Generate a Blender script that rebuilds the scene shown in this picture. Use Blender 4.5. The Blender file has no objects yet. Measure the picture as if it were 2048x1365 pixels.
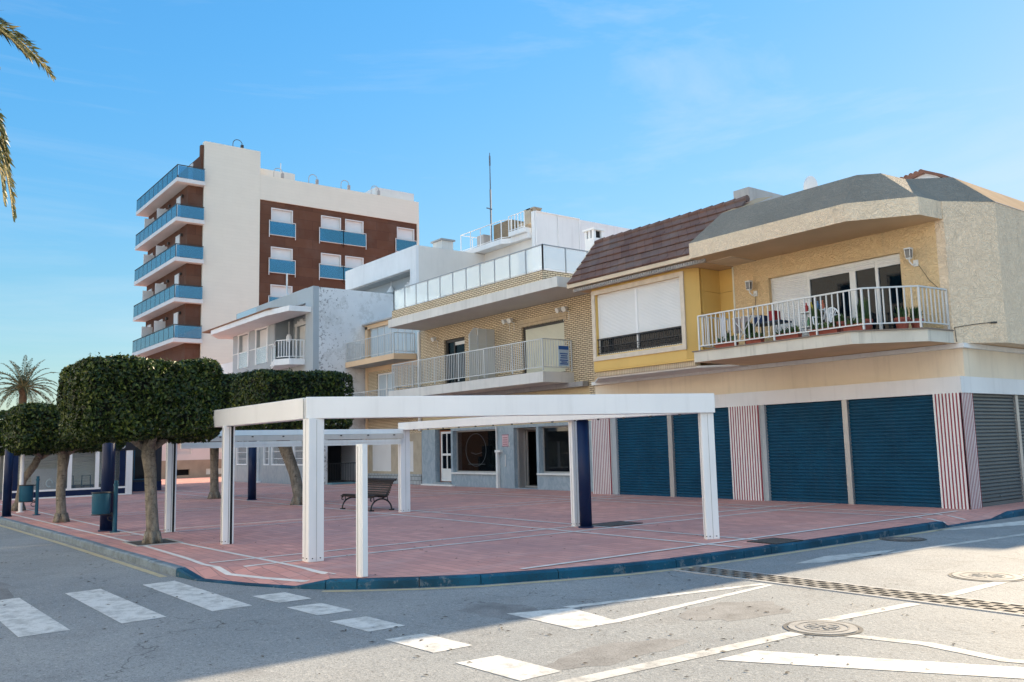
import bpy, bmesh, math, random
import numpy as np
from mathutils import Vector, Matrix
random.seed(7)
SC = bpy.context.scene
COL = SC.collection
R = math.radians

# ------------------------------------------------------------------ materials
def _nodes(name):
    m = bpy.data.materials.new(name); m.use_nodes = True
    nt = m.node_tree; nt.nodes.clear()
    out = nt.nodes.new('ShaderNodeOutputMaterial'); b = nt.nodes.new('ShaderNodeBsdfPrincipled')
    nt.links.new(b.outputs[0], out.inputs[0])
    return m, nt, b
def _n(nt, t, **kw):
    n = nt.nodes.new(t)
    for k, v in kw.items():
        if isinstance(k, str) and k.startswith('i_'): n.inputs[k[2:].replace('_', ' ')].default_value = v
        else: setattr(n, k, v)
    return n
def _mix(nt, a, b, fac, mode='MIX'):
    n = nt.nodes.new('ShaderNodeMix'); n.data_type = 'RGBA'; n.blend_type = mode
    for s, v in ((0, fac), (6, a), (7, b)):
        if hasattr(v, 'links') or hasattr(v, 'is_linked'): nt.links.new(v, n.inputs[s])
        else: n.inputs[s].default_value = v if s == 0 else (*v[:3], 1)
    return n.outputs[2]
def _ramp(nt, src, stops):
    n = nt.nodes.new('ShaderNodeValToRGB'); e = n.color_ramp.elements
    while len(e) < len(stops): e.new(0.5)
    for el, (p, c) in zip(e, stops):
        el.position = p; el.color = (*c, 1) if hasattr(c, '__len__') else (c, c, c, 1)
    nt.links.new(src, n.inputs[0]); return n.outputs[0]
def _noise(nt, co, scale, detail=4, rough=0.55):
    n = _n(nt, 'ShaderNodeTexNoise'); n.inputs['Scale'].default_value = scale; n.inputs['Detail'].default_value = detail
    n.inputs['Roughness'].default_value = rough; nt.links.new(co, n.inputs['Vector']); return n.outputs[0]
def _map(nt, co, scale):
    n = _n(nt, 'ShaderNodeMapping'); n.inputs['Scale'].default_value = scale; nt.links.new(co, n.inputs['Vector']); return n.outputs[0]
def _bump(nt, b, h, strength=0.3, dist=0.02):
    n = _n(nt, 'ShaderNodeBump'); n.inputs['Strength'].default_value = strength; n.inputs['Distance'].default_value = dist
    nt.links.new(h, n.inputs['Height']); nt.links.new(n.outputs[0], b.inputs['Normal'])
def _pos(nt):   # world position: every surface keeps its texture where it stands
    return _n(nt, 'ShaderNodeNewGeometry').outputs['Position']
def sc_(c, k): return tuple(min(1, v * k) for v in c[:3])

def M(name, c, rough=0.7, var=0.12, scale=1.5, bump=0.15, bscale=40, streak=0.0, metal=0.0, spec=0.4, fine=0.0, dist=0.01):
    """plain surface: patchy colour, optional rain streaks, fine grain and relief"""
    m, nt, b = _nodes(name); p = _pos(nt)
    n1 = _noise(nt, p, scale, 5)
    colr = _mix(nt, sc_(c, 1 - var), sc_(c, 1 + var), _ramp(nt, n1, [(0.3, 0), (0.7, 1)]))
    if streak:
        n2 = _noise(nt, _map(nt, p, (3.2, 3.2, 0.22)), 1.6, 5, 0.65)
        colr = _mix(nt, colr, (0.09, 0.085, 0.075), _ramp(nt, n2, [(0.52, 0), (0.8, streak)]))
    if fine:
        n3 = _noise(nt, p, bscale, 3)
        colr = _mix(nt, colr, (0.02, 0.02, 0.02), _ramp(nt, n3, [(0.25, fine), (0.5, 0)]))
    nt.links.new(colr, b.inputs['Base Color'])
    b.inputs['Roughness'].default_value = rough; b.inputs['Metallic'].default_value = metal
    b.inputs['Specular IOR Level'].default_value = spec
    if bump: _bump(nt, b, _noise(nt, p, bscale, 4), bump, dist)
    return m

def M_brick(name, c1, c2, mortar, bw=0.25, bh=0.066, ms=0.01, bump=0.8, plane='wall', dirt=0.45):
    m, nt, b = _nodes(name); p = _pos(nt)
    if plane == 'wall':
        s = _n(nt, 'ShaderNodeSeparateXYZ'); nt.links.new(p, s.inputs[0])
        a = _n(nt, 'ShaderNodeMath', operation='ADD'); nt.links.new(s.outputs[0], a.inputs[0]); nt.links.new(s.outputs[1], a.inputs[1])
        cb = _n(nt, 'ShaderNodeCombineXYZ'); nt.links.new(a.outputs[0], cb.inputs[0]); nt.links.new(s.outputs[2], cb.inputs[1]); co = cb.outputs[0]
    else: co = p
    t = _n(nt, 'ShaderNodeTexBrick'); t.offset = 0.5
    t.inputs['Scale'].default_value = 1; t.inputs['Brick Width'].default_value = bw; t.inputs['Row Height'].default_value = bh
    t.inputs['Mortar Size'].default_value = ms; t.inputs['Mortar Smooth'].default_value = 0.3; t.inputs['Bias'].default_value = 0
    t.inputs['Color1'].default_value = (*c1, 1); t.inputs['Color2'].default_value = (*c2, 1); t.inputs['Mortar'].default_value = (*mortar, 1)
    nt.links.new(co, t.inputs['Vector'])
    n1 = _noise(nt, p, 0.9, 5)
    colr = _mix(nt, t.outputs[0], _mix(nt, t.outputs[0], (0.25, 0.22, 0.2), dirt), _ramp(nt, n1, [(0.45, 0), (0.75, 1)]))
    nt.links.new(colr, b.inputs['Base Color']); b.inputs['Roughness'].default_value = 0.85; b.inputs['Specular IOR Level'].default_value = 0.25
    inv = _n(nt, 'ShaderNodeMath', operation='SUBTRACT'); inv.inputs[0].default_value = 1; nt.links.new(t.outputs['Fac'], inv.inputs[1])
    _bump(nt, b, inv.outputs[0], bump, 0.012)
    return m

def M_plaza():
    m, nt, b = _nodes('plaza_tiles'); p = _pos(nt)
    t = _n(nt, 'ShaderNodeTexBrick'); t.offset = 0.5
    for k, v in (('Scale', 1), ('Brick Width', 0.4), ('Row Height', 0.2), ('Mortar Size', 0.006), ('Mortar Smooth', 0.2)): t.inputs[k].default_value = v
    t.inputs['Color1'].default_value = (0.70, 0.325, 0.262, 1); t.inputs['Color2'].default_value = (0.55, 0.25, 0.205, 1); t.inputs['Mortar'].default_value = (0.27, 0.15, 0.135, 1)
    nt.links.new(_map(nt, p, (1, 1, 1)), t.inputs['Vector'])
    n1 = _noise(nt, p, 0.35, 6, 0.6); n2 = _noise(nt, _map(nt, p, (2.2, 0.5, 1)), 1.1, 5, 0.65); n3 = _noise(nt, p, 9, 4)
    c = _mix(nt, t.outputs[0], (0.36, 0.21, 0.2), _ramp(nt, n1, [(0.42, 0), (0.72, 0.6)]))
    c = _mix(nt, c, (0.62, 0.45, 0.41), _ramp(nt, n2, [(0.5, 0), (0.8, 0.35)]))
    c = _mix(nt, c, (0.16, 0.1, 0.095), _ramp(nt, n3, [(0.62, 0), (0.85, 0.6)]))
    nt.links.new(c, b.inputs['Base Color']); b.inputs['Roughness'].default_value = 0.72; b.inputs['Specular IOR Level'].default_value = 0.35
    inv = _n(nt, 'ShaderNodeMath', operation='SUBTRACT'); inv.inputs[0].default_value = 1; nt.links.new(t.outputs['Fac'], inv.inputs[1])
    _bump(nt, b, inv.outputs[0], 0.4, 0.006)
    return m

def M_asphalt():
    m, nt, b = _nodes('asphalt'); p = _pos(nt)
    big = _noise(nt, p, 0.22, 6, 0.6); mid = _noise(nt, p, 1.6, 5, 0.6); fine = _noise(nt, p, 55, 3, 0.7); grit = _noise(nt, p, 140, 2)
    c = _mix(nt, (0.195, 0.212, 0.222), (0.285, 0.292, 0.29), _ramp(nt, big, [(0.35, 0), (0.65, 1)]))
    c = _mix(nt, c, (0.175, 0.175, 0.172), _ramp(nt, mid, [(0.5, 0), (0.78, 0.7)]))
    coarse = _noise(nt, p, 26, 3, 0.7)
    c = _mix(nt, c, (0.07, 0.07, 0.072), _ramp(nt, fine, [(0.3, 0.9), (0.48, 0)]))
    c = _mix(nt, c, (0.10, 0.10, 0.10), _ramp(nt, coarse, [(0.3, 0.8), (0.44, 0)]))
    c = _mix(nt, c, (0.56, 0.54, 0.51), _ramp(nt, grit, [(0.56, 0), (0.74, 0.75)]))
    c = _mix(nt, c, (0.50, 0.485, 0.46), _ramp(nt, coarse, [(0.58, 0), (0.72, 0.55)]))
    v = _n(nt, 'ShaderNodeTexVoronoi', feature='DISTANCE_TO_EDGE'); v.inputs['Scale'].default_value = 0.42
    wob = _n(nt, 'ShaderNodeVectorMath', operation='ADD'); nn = _n(nt, 'ShaderNodeTexNoise'); nn.inputs['Scale'].default_value = 2.5; nt.links.new(p, nn.inputs['Vector'])
    nt.links.new(p, wob.inputs[0]); nt.links.new(nn.outputs['Color'], wob.inputs[1]); nt.links.new(wob.outputs[0], v.inputs['Vector'])
    msk = _noise(nt, p, 0.5, 2)
    cr = _n(nt, 'ShaderNodeMath', operation='MULTIPLY'); nt.links.new(_ramp(nt, v.outputs['Distance'], [(0.0, 0.75), (0.008, 0)]), cr.inputs[0]); nt.links.new(_ramp(nt, msk, [(0.5, 0), (0.6, 1)]), cr.inputs[1])
    c = _mix(nt, c, (0.05, 0.05, 0.05), cr.outputs[0])
    nt.links.new(c, b.inputs['Base Color']); b.inputs['Roughness'].default_value = 0.85; b.inputs['Specular IOR Level'].default_value = 0.25
    _bump(nt, b, coarse, 0.5, 0.012)
    return m

def M_paint(name, c, wear=0.5):
    m, nt, b = _nodes(name); p = _pos(nt)
    n1 = _noise(nt, p, 5, 6, 0.7); n2 = _noise(nt, p, 60, 3, 0.7)
    cc = _mix(nt, c, (0.27, 0.265, 0.25), _ramp(nt, n1, [(0.46, 0), (0.68, wear)]))
    cc = _mix(nt, cc, (0.12, 0.12, 0.115), _ramp(nt, n2, [(0.26, 0.8), (0.42, 0)]))
    nt.links.new(cc, b.inputs['Base Color']); b.inputs['Roughness'].default_value = 0.7
    _bump(nt, b, n2, 0.4, 0.008)
    return m

def M_stucco(name, c, c2):
    """rough troweled render with worm-like ridges"""
    m, nt, b = _nodes(name); p = _pos(nt)
    n = _n(nt, 'ShaderNodeTexNoise'); n.inputs['Scale'].default_value = 4.5; n.inputs['Detail'].default_value = 3; n.inputs['Distortion'].default_value = 2.2; nt.links.new(p, n.inputs['Vector'])
    rid = _ramp(nt, n.outputs[0], [(0.42, 0), (0.5, 1), (0.58, 0)])
    n2 = _noise(nt, p, 0.5, 5); n3 = _noise(nt, p, 45, 3)
    cc = _mix(nt, c, c2, _ramp(nt, n2, [(0.35, 0), (0.7, 1)]))
    cc = _mix(nt, cc, sc_(c, 0.72), _ramp(nt, n.outputs[0], [(0.4, 0.5), (0.5, 0), (0.6, 0.5)]))
    n4 = _noise(nt, _map(nt, p, (2.5, 2.5, 0.3)), 1.2, 5, 0.65)
    cc = _mix(nt, cc, (0.2, 0.17, 0.14), _ramp(nt, n4, [(0.55, 0), (0.85, 0.4)]))
    nt.links.new(cc, b.inputs['Base Color']); b.inputs['Roughness'].default_value = 0.9; b.inputs['Specular IOR Level'].default_value = 0.2
    a = _n(nt, 'ShaderNodeMath', operation='ADD'); nt.links.new(rid, a.inputs[0]); nt.links.new(n3, a.inputs[1])
    _bump(nt, b, a.outputs[0], 0.75, 0.025)
    return m

RAILD = M('rail_anodised', (0.30, 0.32, 0.34), 0.4, 0.05, 2, 0.03, 60, metal=0.2)
def M_glass(name, tint, alpha, rough=0.05, body=None, spec=0.6, ior=1.5):
    """thin pane: partly see-through, with mirror reflections"""
    m = bpy.data.materials.new(name); m.use_nodes = True; nt = m.node_tree; nt.nodes.clear()
    out = nt.nodes.new('ShaderNodeOutputMaterial'); tr = nt.nodes.new('ShaderNodeBsdfTransparent'); b = nt.nodes.new('ShaderNodeBsdfPrincipled')
    tr.inputs[0].default_value = (*sc_(tint, 1.0), 1); b.inputs['Base Color'].default_value = (*(body or tint), 1); b.inputs['Roughness'].default_value = rough
    b.inputs['Specular IOR Level'].default_value = spec
    mx = nt.nodes.new('ShaderNodeMixShader'); mx.inputs[0].default_value = alpha
    nt.links.new(tr.outputs[0], mx.inputs[1]); nt.links.new(b.outputs[0], mx.inputs[2])
    gs = nt.nodes.new('ShaderNodeBsdfGlossy'); gs.inputs['Roughness'].default_value = rough; fr_ = nt.nodes.new('ShaderNodeFresnel'); fr_.inputs[0].default_value = ior
    m2 = nt.nodes.new('ShaderNodeMixShader')
    if ior < 2:      # thin pane: mirror only on the side the light meets first
        ge = nt.nodes.new('ShaderNodeNewGeometry'); s1 = nt.nodes.new('ShaderNodeMath'); s1.operation = 'SUBTRACT'; s1.inputs[0].default_value = 1; nt.links.new(ge.outputs['Backfacing'], s1.inputs[1])
        s2 = nt.nodes.new('ShaderNodeMath'); s2.operation = 'MULTIPLY'; nt.links.new(fr_.outputs[0], s2.inputs[0]); nt.links.new(s1.outputs[0], s2.inputs[1]); nt.links.new(s2.outputs[0], m2.inputs[0])
    else: nt.links.new(fr_.outputs[0], m2.inputs[0])
    nt.links.new(mx.outputs[0], m2.inputs[1]); nt.links.new(gs.outputs[0], m2.inputs[2]); nt.links.new(m2.outputs[0], out.inputs[0])
    return m

def M_leaf(name, dark, mid, light, trans=0.25):
    m, nt, b = _nodes(name); p = _pos(nt)
    g = _n(nt, 'ShaderNodeNewGeometry'); n1 = _noise(nt, p, 1.3, 3)
    a = _n(nt, 'ShaderNodeMath', operation='MULTIPLY_ADD'); nt.links.new(g.outputs['Random Per Island'], a.inputs[0]); a.inputs[1].default_value = 0.65
    sb = _n(nt, 'ShaderNodeMath', operation='MULTIPLY'); nt.links.new(n1, sb.inputs[0]); sb.inputs[1].default_value = 0.4; nt.links.new(sb.outputs[0], a.inputs[2])
    cc = _ramp(nt, a.outputs[0], [(0.15, dark), (0.6, mid), (0.92, light)])
    nt.links.new(cc, b.inputs['Base Color']); b.inputs['Roughness'].default_value = 0.42; b.inputs['Specular IOR Level'].default_value = 0.35
    out = [n for n in nt.nodes if n.type == 'OUTPUT_MATERIAL'][0]
    t = nt.nodes.new('ShaderNodeBsdfTranslucent'); nt.links.new(cc, t.inputs[0])
    mx = nt.nodes.new('ShaderNodeMixShader'); mx.inputs[0].default_value = trans
    nt.links.new(b.outputs[0], mx.inputs[1]); nt.links.new(t.outputs[0], mx.inputs[2]); nt.links.new(mx.outputs[0], out.inputs[0])
    return m

def M_marble(name, c, c2):
    m, nt, b = _nodes(name); p = _pos(nt)
    n = _n(nt, 'ShaderNodeTexNoise'); n.inputs['Scale'].default_value = 1.8; n.inputs['Detail'].default_value = 7; n.inputs['Distortion'].default_value = 1.5; nt.links.new(_map(nt, p, (1.3, 1.3, 0.6)), n.inputs['Vector'])
    cc = _mix(nt, c, c2, _ramp(nt, n.outputs[0], [(0.4, 0), (0.52, 0.9), (0.62, 0.1)]))
    n2 = _noise(nt, p, 12, 4); cc = _mix(nt, cc, sc_(c2, 0.7), _ramp(nt, n2, [(0.6, 0), (0.8, 0.5)]))
    nt.links.new(cc, b.inputs['Base Color']); b.inputs['Roughness'].default_value = 0.32
    return m

def M_bark():
    m, nt, b = _nodes('bark'); p = _pos(nt)
    n = _noise(nt, _map(nt, p, (9, 9, 3)), 1.5, 6, 0.65); n2 = _noise(nt, p, 22, 4); n3 = _noise(nt, p, 3, 3)
    cc = _mix(nt, (0.125, 0.11, 0.09), (0.27, 0.235, 0.19), _ramp(nt, n, [(0.35, 0), (0.65, 1)]))
    cc = _mix(nt, cc, (0.06, 0.05, 0.04), _ramp(nt, n2, [(0.6, 0), (0.75, 0.8)]))
    cc = _mix(nt, cc, (0.14, 0.125, 0.1), _ramp(nt, n3, [(0.5, 0), (0.7, 0.6)]))
    n4 = _noise(nt, _map(nt, p, (2.5, 2.5, 9)), 2.0, 5, 0.7); cc = _mix(nt, cc, (0.05, 0.042, 0.033), _ramp(nt, n4, [(0.56, 0), (0.66, 0.75)]))
    nt.links.new(cc, b.inputs['Base Color']); b.inputs['Roughness'].default_value = 0.9
    _bump(nt, b, n2, 1.0, 0.03)
    return m

def M_peel(name):
    """white wash with flaking patches and dark specks"""
    m, nt, b = _nodes(name); p = _pos(nt)
    n = _noise(nt, p, 1.1, 6, 0.7); n2 = _noise(nt, p, 6, 5, 0.75); n3 = _noise(nt, p, 0.4, 3)
    sx = _n(nt, 'ShaderNodeSeparateXYZ'); nt.links.new(p, sx.inputs[0])
    cc = _mix(nt, (0.6, 0.6, 0.6), (0.74, 0.74, 0.74), _ramp(nt, n3, [(0.35, 0), (0.65, 1)]))
    cc = _mix(nt, cc, (0.42, 0.41, 0.39), _ramp(nt, n, [(0.52, 0), (0.6, 0.5), (0.62, 0.1)]))
    ysel = _n(nt, 'ShaderNodeMapRange'); ysel.inputs['From Min'].default_value = 19.2; ysel.inputs['From Max'].default_value = 21.6; ysel.inputs['To Min'].default_value = 0.14; ysel.inputs['To Max'].default_value = 0.0
    nt.links.new(sx.outputs[1], ysel.inputs['Value'])
    ad = _n(nt, 'ShaderNodeMath', operation='ADD'); nt.links.new(n2, ad.inputs[0]); nt.links.new(ysel.outputs[0], ad.inputs[1])
    cc = _mix(nt, cc, (0.2, 0.2, 0.2), _ramp(nt, ad.outputs[0], [(0.65, 0), (0.7, 0.85)]))
    nt.links.new(cc, b.inputs['Base Color']); b.inputs['Roughness'].default_value = 0.9
    _bump(nt, b, ad.outputs[0], 0.5, 0.02)
    return m

WHITE = M('white_lacquer', (0.78, 0.78, 0.78), 0.38, 0.04, 0.8, 0.04, 30, streak=0.1)
WHITE_OLD = M('white_paint_worn', (0.72, 0.72, 0.70), 0.5, 0.06, 2, 0.08, 40, streak=0.2)
FASCIA = M('fascia_white', (0.70, 0.70, 0.70), 0.5, 0.06, 0.6, 0.05, 30, streak=0.14)
CREAM = M('cream_render', (0.76, 0.65, 0.50), 0.8, 0.09, 0.5, 0.15, 60, streak=0.16)
STUCCO = M_stucco('cream_stucco', (0.78, 0.56, 0.31), (0.78, 0.59, 0.35))
STUCCO_G = M_stucco('pale_stucco', (0.86, 0.68, 0.49), (0.88, 0.73, 0.54))
STUCCO_D = M_stucco('grey_stucco', (0.27, 0.235, 0.19), (0.33, 0.285, 0.23))
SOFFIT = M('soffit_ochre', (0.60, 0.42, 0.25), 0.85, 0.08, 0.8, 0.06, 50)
CONCR = M('concrete', (0.64, 0.62, 0.58), 0.85, 0.08, 0.9, 0.2, 45, streak=0.22)
CONCR_G = M('concrete_grey', (0.36, 0.355, 0.35), 0.85, 0.12, 0.9, 0.2, 45, streak=0.35)
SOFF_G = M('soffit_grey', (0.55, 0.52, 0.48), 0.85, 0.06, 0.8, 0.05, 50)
YELLOW = M('yellow_panel', (0.66, 0.43, 0.13), 0.6, 0.06, 0.7, 0.05, 50, streak=0.08)
TRAV = M('travertine', (0.62, 0.53, 0.42), 0.6, 0.12, 4, 0.12, 40)
BRICK = M_brick('cream_brick', (0.76, 0.63, 0.44), (0.65, 0.53, 0.36), (0.17, 0.12, 0.075), bh=0.075, ms=0.015, dirt=0.25)
BRICK_V = M_brick('soldier_brick', (0.62, 0.5, 0.34), (0.55, 0.43, 0.28), (0.24, 0.18, 0.12), bw=0.075, bh=0.26, ms=0.008)
TILE = M_brick('roof_tile_brown', (0.19, 0.105, 0.082), (0.125, 0.072, 0.062), (0.04, 0.028, 0.025), bw=0.36, bh=0.6, ms=0.006, bump=0.4)
SHUT_B = M('shutter_blue', (0.004, 0.058, 0.115), 0.5, 0.16, 1.4, 0.06, 60, streak=0.12, spec=0.18)
SHUT_G = M('shutter_grey', (0.085, 0.10, 0.105), 0.45, 0.12, 1.4, 0.06, 60, streak=0.2)
RED = M('stripe_red', (0.25, 0.035, 0.055), 0.5, 0.12, 3, 0.04, 60)
ALU = M('aluminium', (0.42, 0.41, 0.40), 0.42, 0.06, 2, 0.05, 60, metal=0.5, streak=0.15)
STEEL = M('rail_grey', (0.55, 0.56, 0.56), 0.4, 0.05, 2, 0.03, 60, metal=0.2)
BLIND = M('blind_white', (0.70, 0.70, 0.69), 0.5, 0.04, 1, 0.03, 40)
BLIND_C = M('blind_cream', (0.64, 0.62, 0.50), 0.5, 0.04, 1, 0.03, 40)
DARK = M('dark_frame', (0.045, 0.04, 0.035), 0.45, 0.1, 3, 0.03, 60)
BLACK = M('interior_dark', (0.012, 0.012, 0.014), 0.8, 0.2, 2, 0, 10)
IRON = M('black_iron', (0.02, 0.021, 0.024), 0.45, 0.15, 6, 0.08, 80)
NAVY = M('navy_paint', (0.004, 0.014, 0.055), 0.42, 0.12, 3, 0.03, 60, spec=0.25)
TEAL = M('teal_paint', (0.010, 0.085, 0.145), 0.45, 0.15, 4, 0.05, 60, streak=0.12, spec=0.3)
def M_chip(name, c, under, amount=0.6):
    m, nt, b = _nodes(name); p = _pos(nt)
    n1 = _noise(nt, p, 4.5, 6, 0.72); n2 = _noise(nt, p, 1.2, 4); n3 = _noise(nt, p, 40, 3)
    cc = _mix(nt, sc_(c, 0.6), sc_(c, 1.25), _ramp(nt, n2, [(0.35, 0), (0.65, 1)]))
    cc = _mix(nt, cc, under, _ramp(nt, n1, [(0.575, 0), (0.63, amount)]))
    cc = _mix(nt, cc, (0.02, 0.025, 0.03), _ramp(nt, n3, [(0.3, 0.5), (0.45, 0)]))
    nt.links.new(cc, b.inputs['Base Color']); b.inputs['Roughness'].default_value = 0.65; b.inputs['Specular IOR Level'].default_value = 0.25
    _bump(nt, b, n1, 0.5, 0.015); return m
KERB = M_chip('kerb_blue', (0.005, 0.066, 0.118), (0.15, 0.18, 0.2))
KERB_OLD = M('kerb_faded', (0.16, 0.21, 0.25), 0.75, 0.3, 4, 0.3, 50, fine=0.5)
TERRA = M('terracotta', (0.30, 0.075, 0.05), 0.75, 0.15, 6, 0.08, 60)
WOOD = M('bench_wood', (0.032, 0.019, 0.013), 0.5, 0.25, 8, 0.12, 60)
HOT_C = M_brick('cladding_cream', (0.76, 0.71, 0.60), (0.745, 0.695, 0.585), (0.71, 0.665, 0.56), bw=1.4, bh=0.26, ms=0.01, bump=0.15, dirt=0.05)
HOT_B = M_brick('panel_rust', (0.105, 0.046, 0.028), (0.135, 0.06, 0.035), (0.07, 0.03, 0.02), bw=2.4, bh=0.8, ms=0.012, bump=0.2, dirt=0.12)
HOT_W = M('slab_white', (0.66, 0.65, 0.63), 0.7, 0.05, 0.8, 0.06, 40, streak=0.1)
PINK = M('wall_rose', (0.66, 0.58, 0.54), 0.8, 0.05, 0.8, 0.06, 40)
STONE = M('plinth_stone', (0.36, 0.27, 0.19), 0.7, 0.15, 1.5, 0.1, 30)
GREYW = M('grey_paint', (0.36, 0.395, 0.415), 0.75, 0.06, 0.6, 0.06, 50, streak=0.12)
GREYD = M('grey_paint_deep', (0.25, 0.28, 0.30), 0.75, 0.06, 0.6, 0.06, 50)
WHITEW = M('white_wash', (0.72, 0.72, 0.72), 0.85, 0.06, 0.6, 0.12, 40, streak=0.14)
WHITEW_LIT = M('white_wash_warm_lit', (0.66, 0.62, 0.57), 0.85, 0.06, 0.6, 0.12, 40, streak=0.1)  # white wash with the warm light on side walls put into its colour
ORANGE = M('apricot_trim', (0.66, 0.47, 0.3), 0.75, 0.05, 1, 0.05, 40)
PEEL = M_peel('peeling_white')
MARBLE = M_marble('marble_blue', (0.33, 0.40, 0.45), (0.24, 0.31, 0.36))
MARBLE_D = M_marble('marble_dark', (0.24, 0.29, 0.33), (0.33, 0.37, 0.38))
CERAM = M_brick('ceramic_plinth', (0.42, 0.46, 0.47), (0.33, 0.38, 0.4), (0.1, 0.11, 0.11), bw=0.3, bh=0.2, ms=0.012)
GL_ROOF = M_glass('balustrade_glass', (0.96, 0.98, 0.98), 0.34, 0.05, (0.80, 0.86, 0.90), 0.2, 1.4)
GL_HOT = M_glass('balustrade_glass_blue', (0.30, 0.62, 0.82), 0.45, 0.04, (0.05, 0.30, 0.50), 0.2, 2.1)
GL_DARK = M_glass('window_glass', (0.3, 0.36, 0.4), 0.5, 0.02, (0.004, 0.014, 0.026), 0.0, 1.3)  # blue body tint stands in for the missing sky reflection
GL_MILK = M_glass('frosted_panel', (0.62, 0.62, 0.58), 0.85, 0.4)
GL_SHOP = M_glass('shop_glass', (0.5, 0.58, 0.6), 0.3, 0.02, (0.01, 0.014, 0.016), 0.4, 1.4)
GL_SKY = M('window_mirror', (0.12, 0.16, 0.2), 0.06, 0.1, 1, 0, 10, metal=0.0, spec=1.0)
GL_CURT = M_glass('curtain_glass', (0.55, 0.66, 0.74), 0.8, 0.1)  # pale blue-grey pane, mostly opaque
ASPH = M_asphalt(); PLAZA = M_plaza(); BARK = M_bark()
ROADW = M_paint('road_white', (0.60, 0.59, 0.56), 0.85)
ROADF = M_paint('road_white_faded', (0.50, 0.49, 0.46), 1.0)
ROADY = M_paint('road_yellow', (0.52, 0.43, 0.25), 0.7)
STRIP = M('paving_strip', (0.70, 0.64, 0.59), 0.9, 0.14, 3, 0.0, 60, spec=0.08)
LEAF = M_leaf('leaf_ficus', (0.008, 0.016, 0.005), (0.026, 0.052, 0.011), (0.13, 0.16, 0.025))
LEAF_CORE = M('crown_light_block', (0.006, 0.010, 0.005), 0.9, 0.2, 4, 0, 10)
LEAF_PALM = M_leaf('leaf_palm', (0.03, 0.045, 0.02), (0.09, 0.105, 0.045), (0.26, 0.21, 0.09), 0.3)
PALMT = M('palm_trunk', (0.14, 0.09, 0.05), 0.9, 0.3, 6, 0.6, 14, dist=0.05)
SOIL = M('soil', (0.07, 0.06, 0.05), 0.95, 0.3, 8, 0.4, 40)
CASTI = M('cast_iron', (0.10, 0.095, 0.088), 0.6, 0.3, 8, 0.25, 60)
PLANT = M_leaf('leaf_pot', (0.02, 0.04, 0.015), (0.05, 0.10, 0.03), (0.12, 0.18, 0.05))
BLUE_P = M('banner_blue', (0.02, 0.10, 0.36), 0.5, 0.05, 2, 0, 20)
PALE_P = M('banner_pale', (0.42, 0.55, 0.68), 0.5, 0.08, 8, 0, 20)
PINK_P = M('pale_rose_print', (0.62, 0.42, 0.45), 0.6, 0.08, 8, 0, 20)
SAND = M('ground_earth', (0.22, 0.19, 0.16), 0.95, 0.2, 0.3, 0.1, 10)

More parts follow.
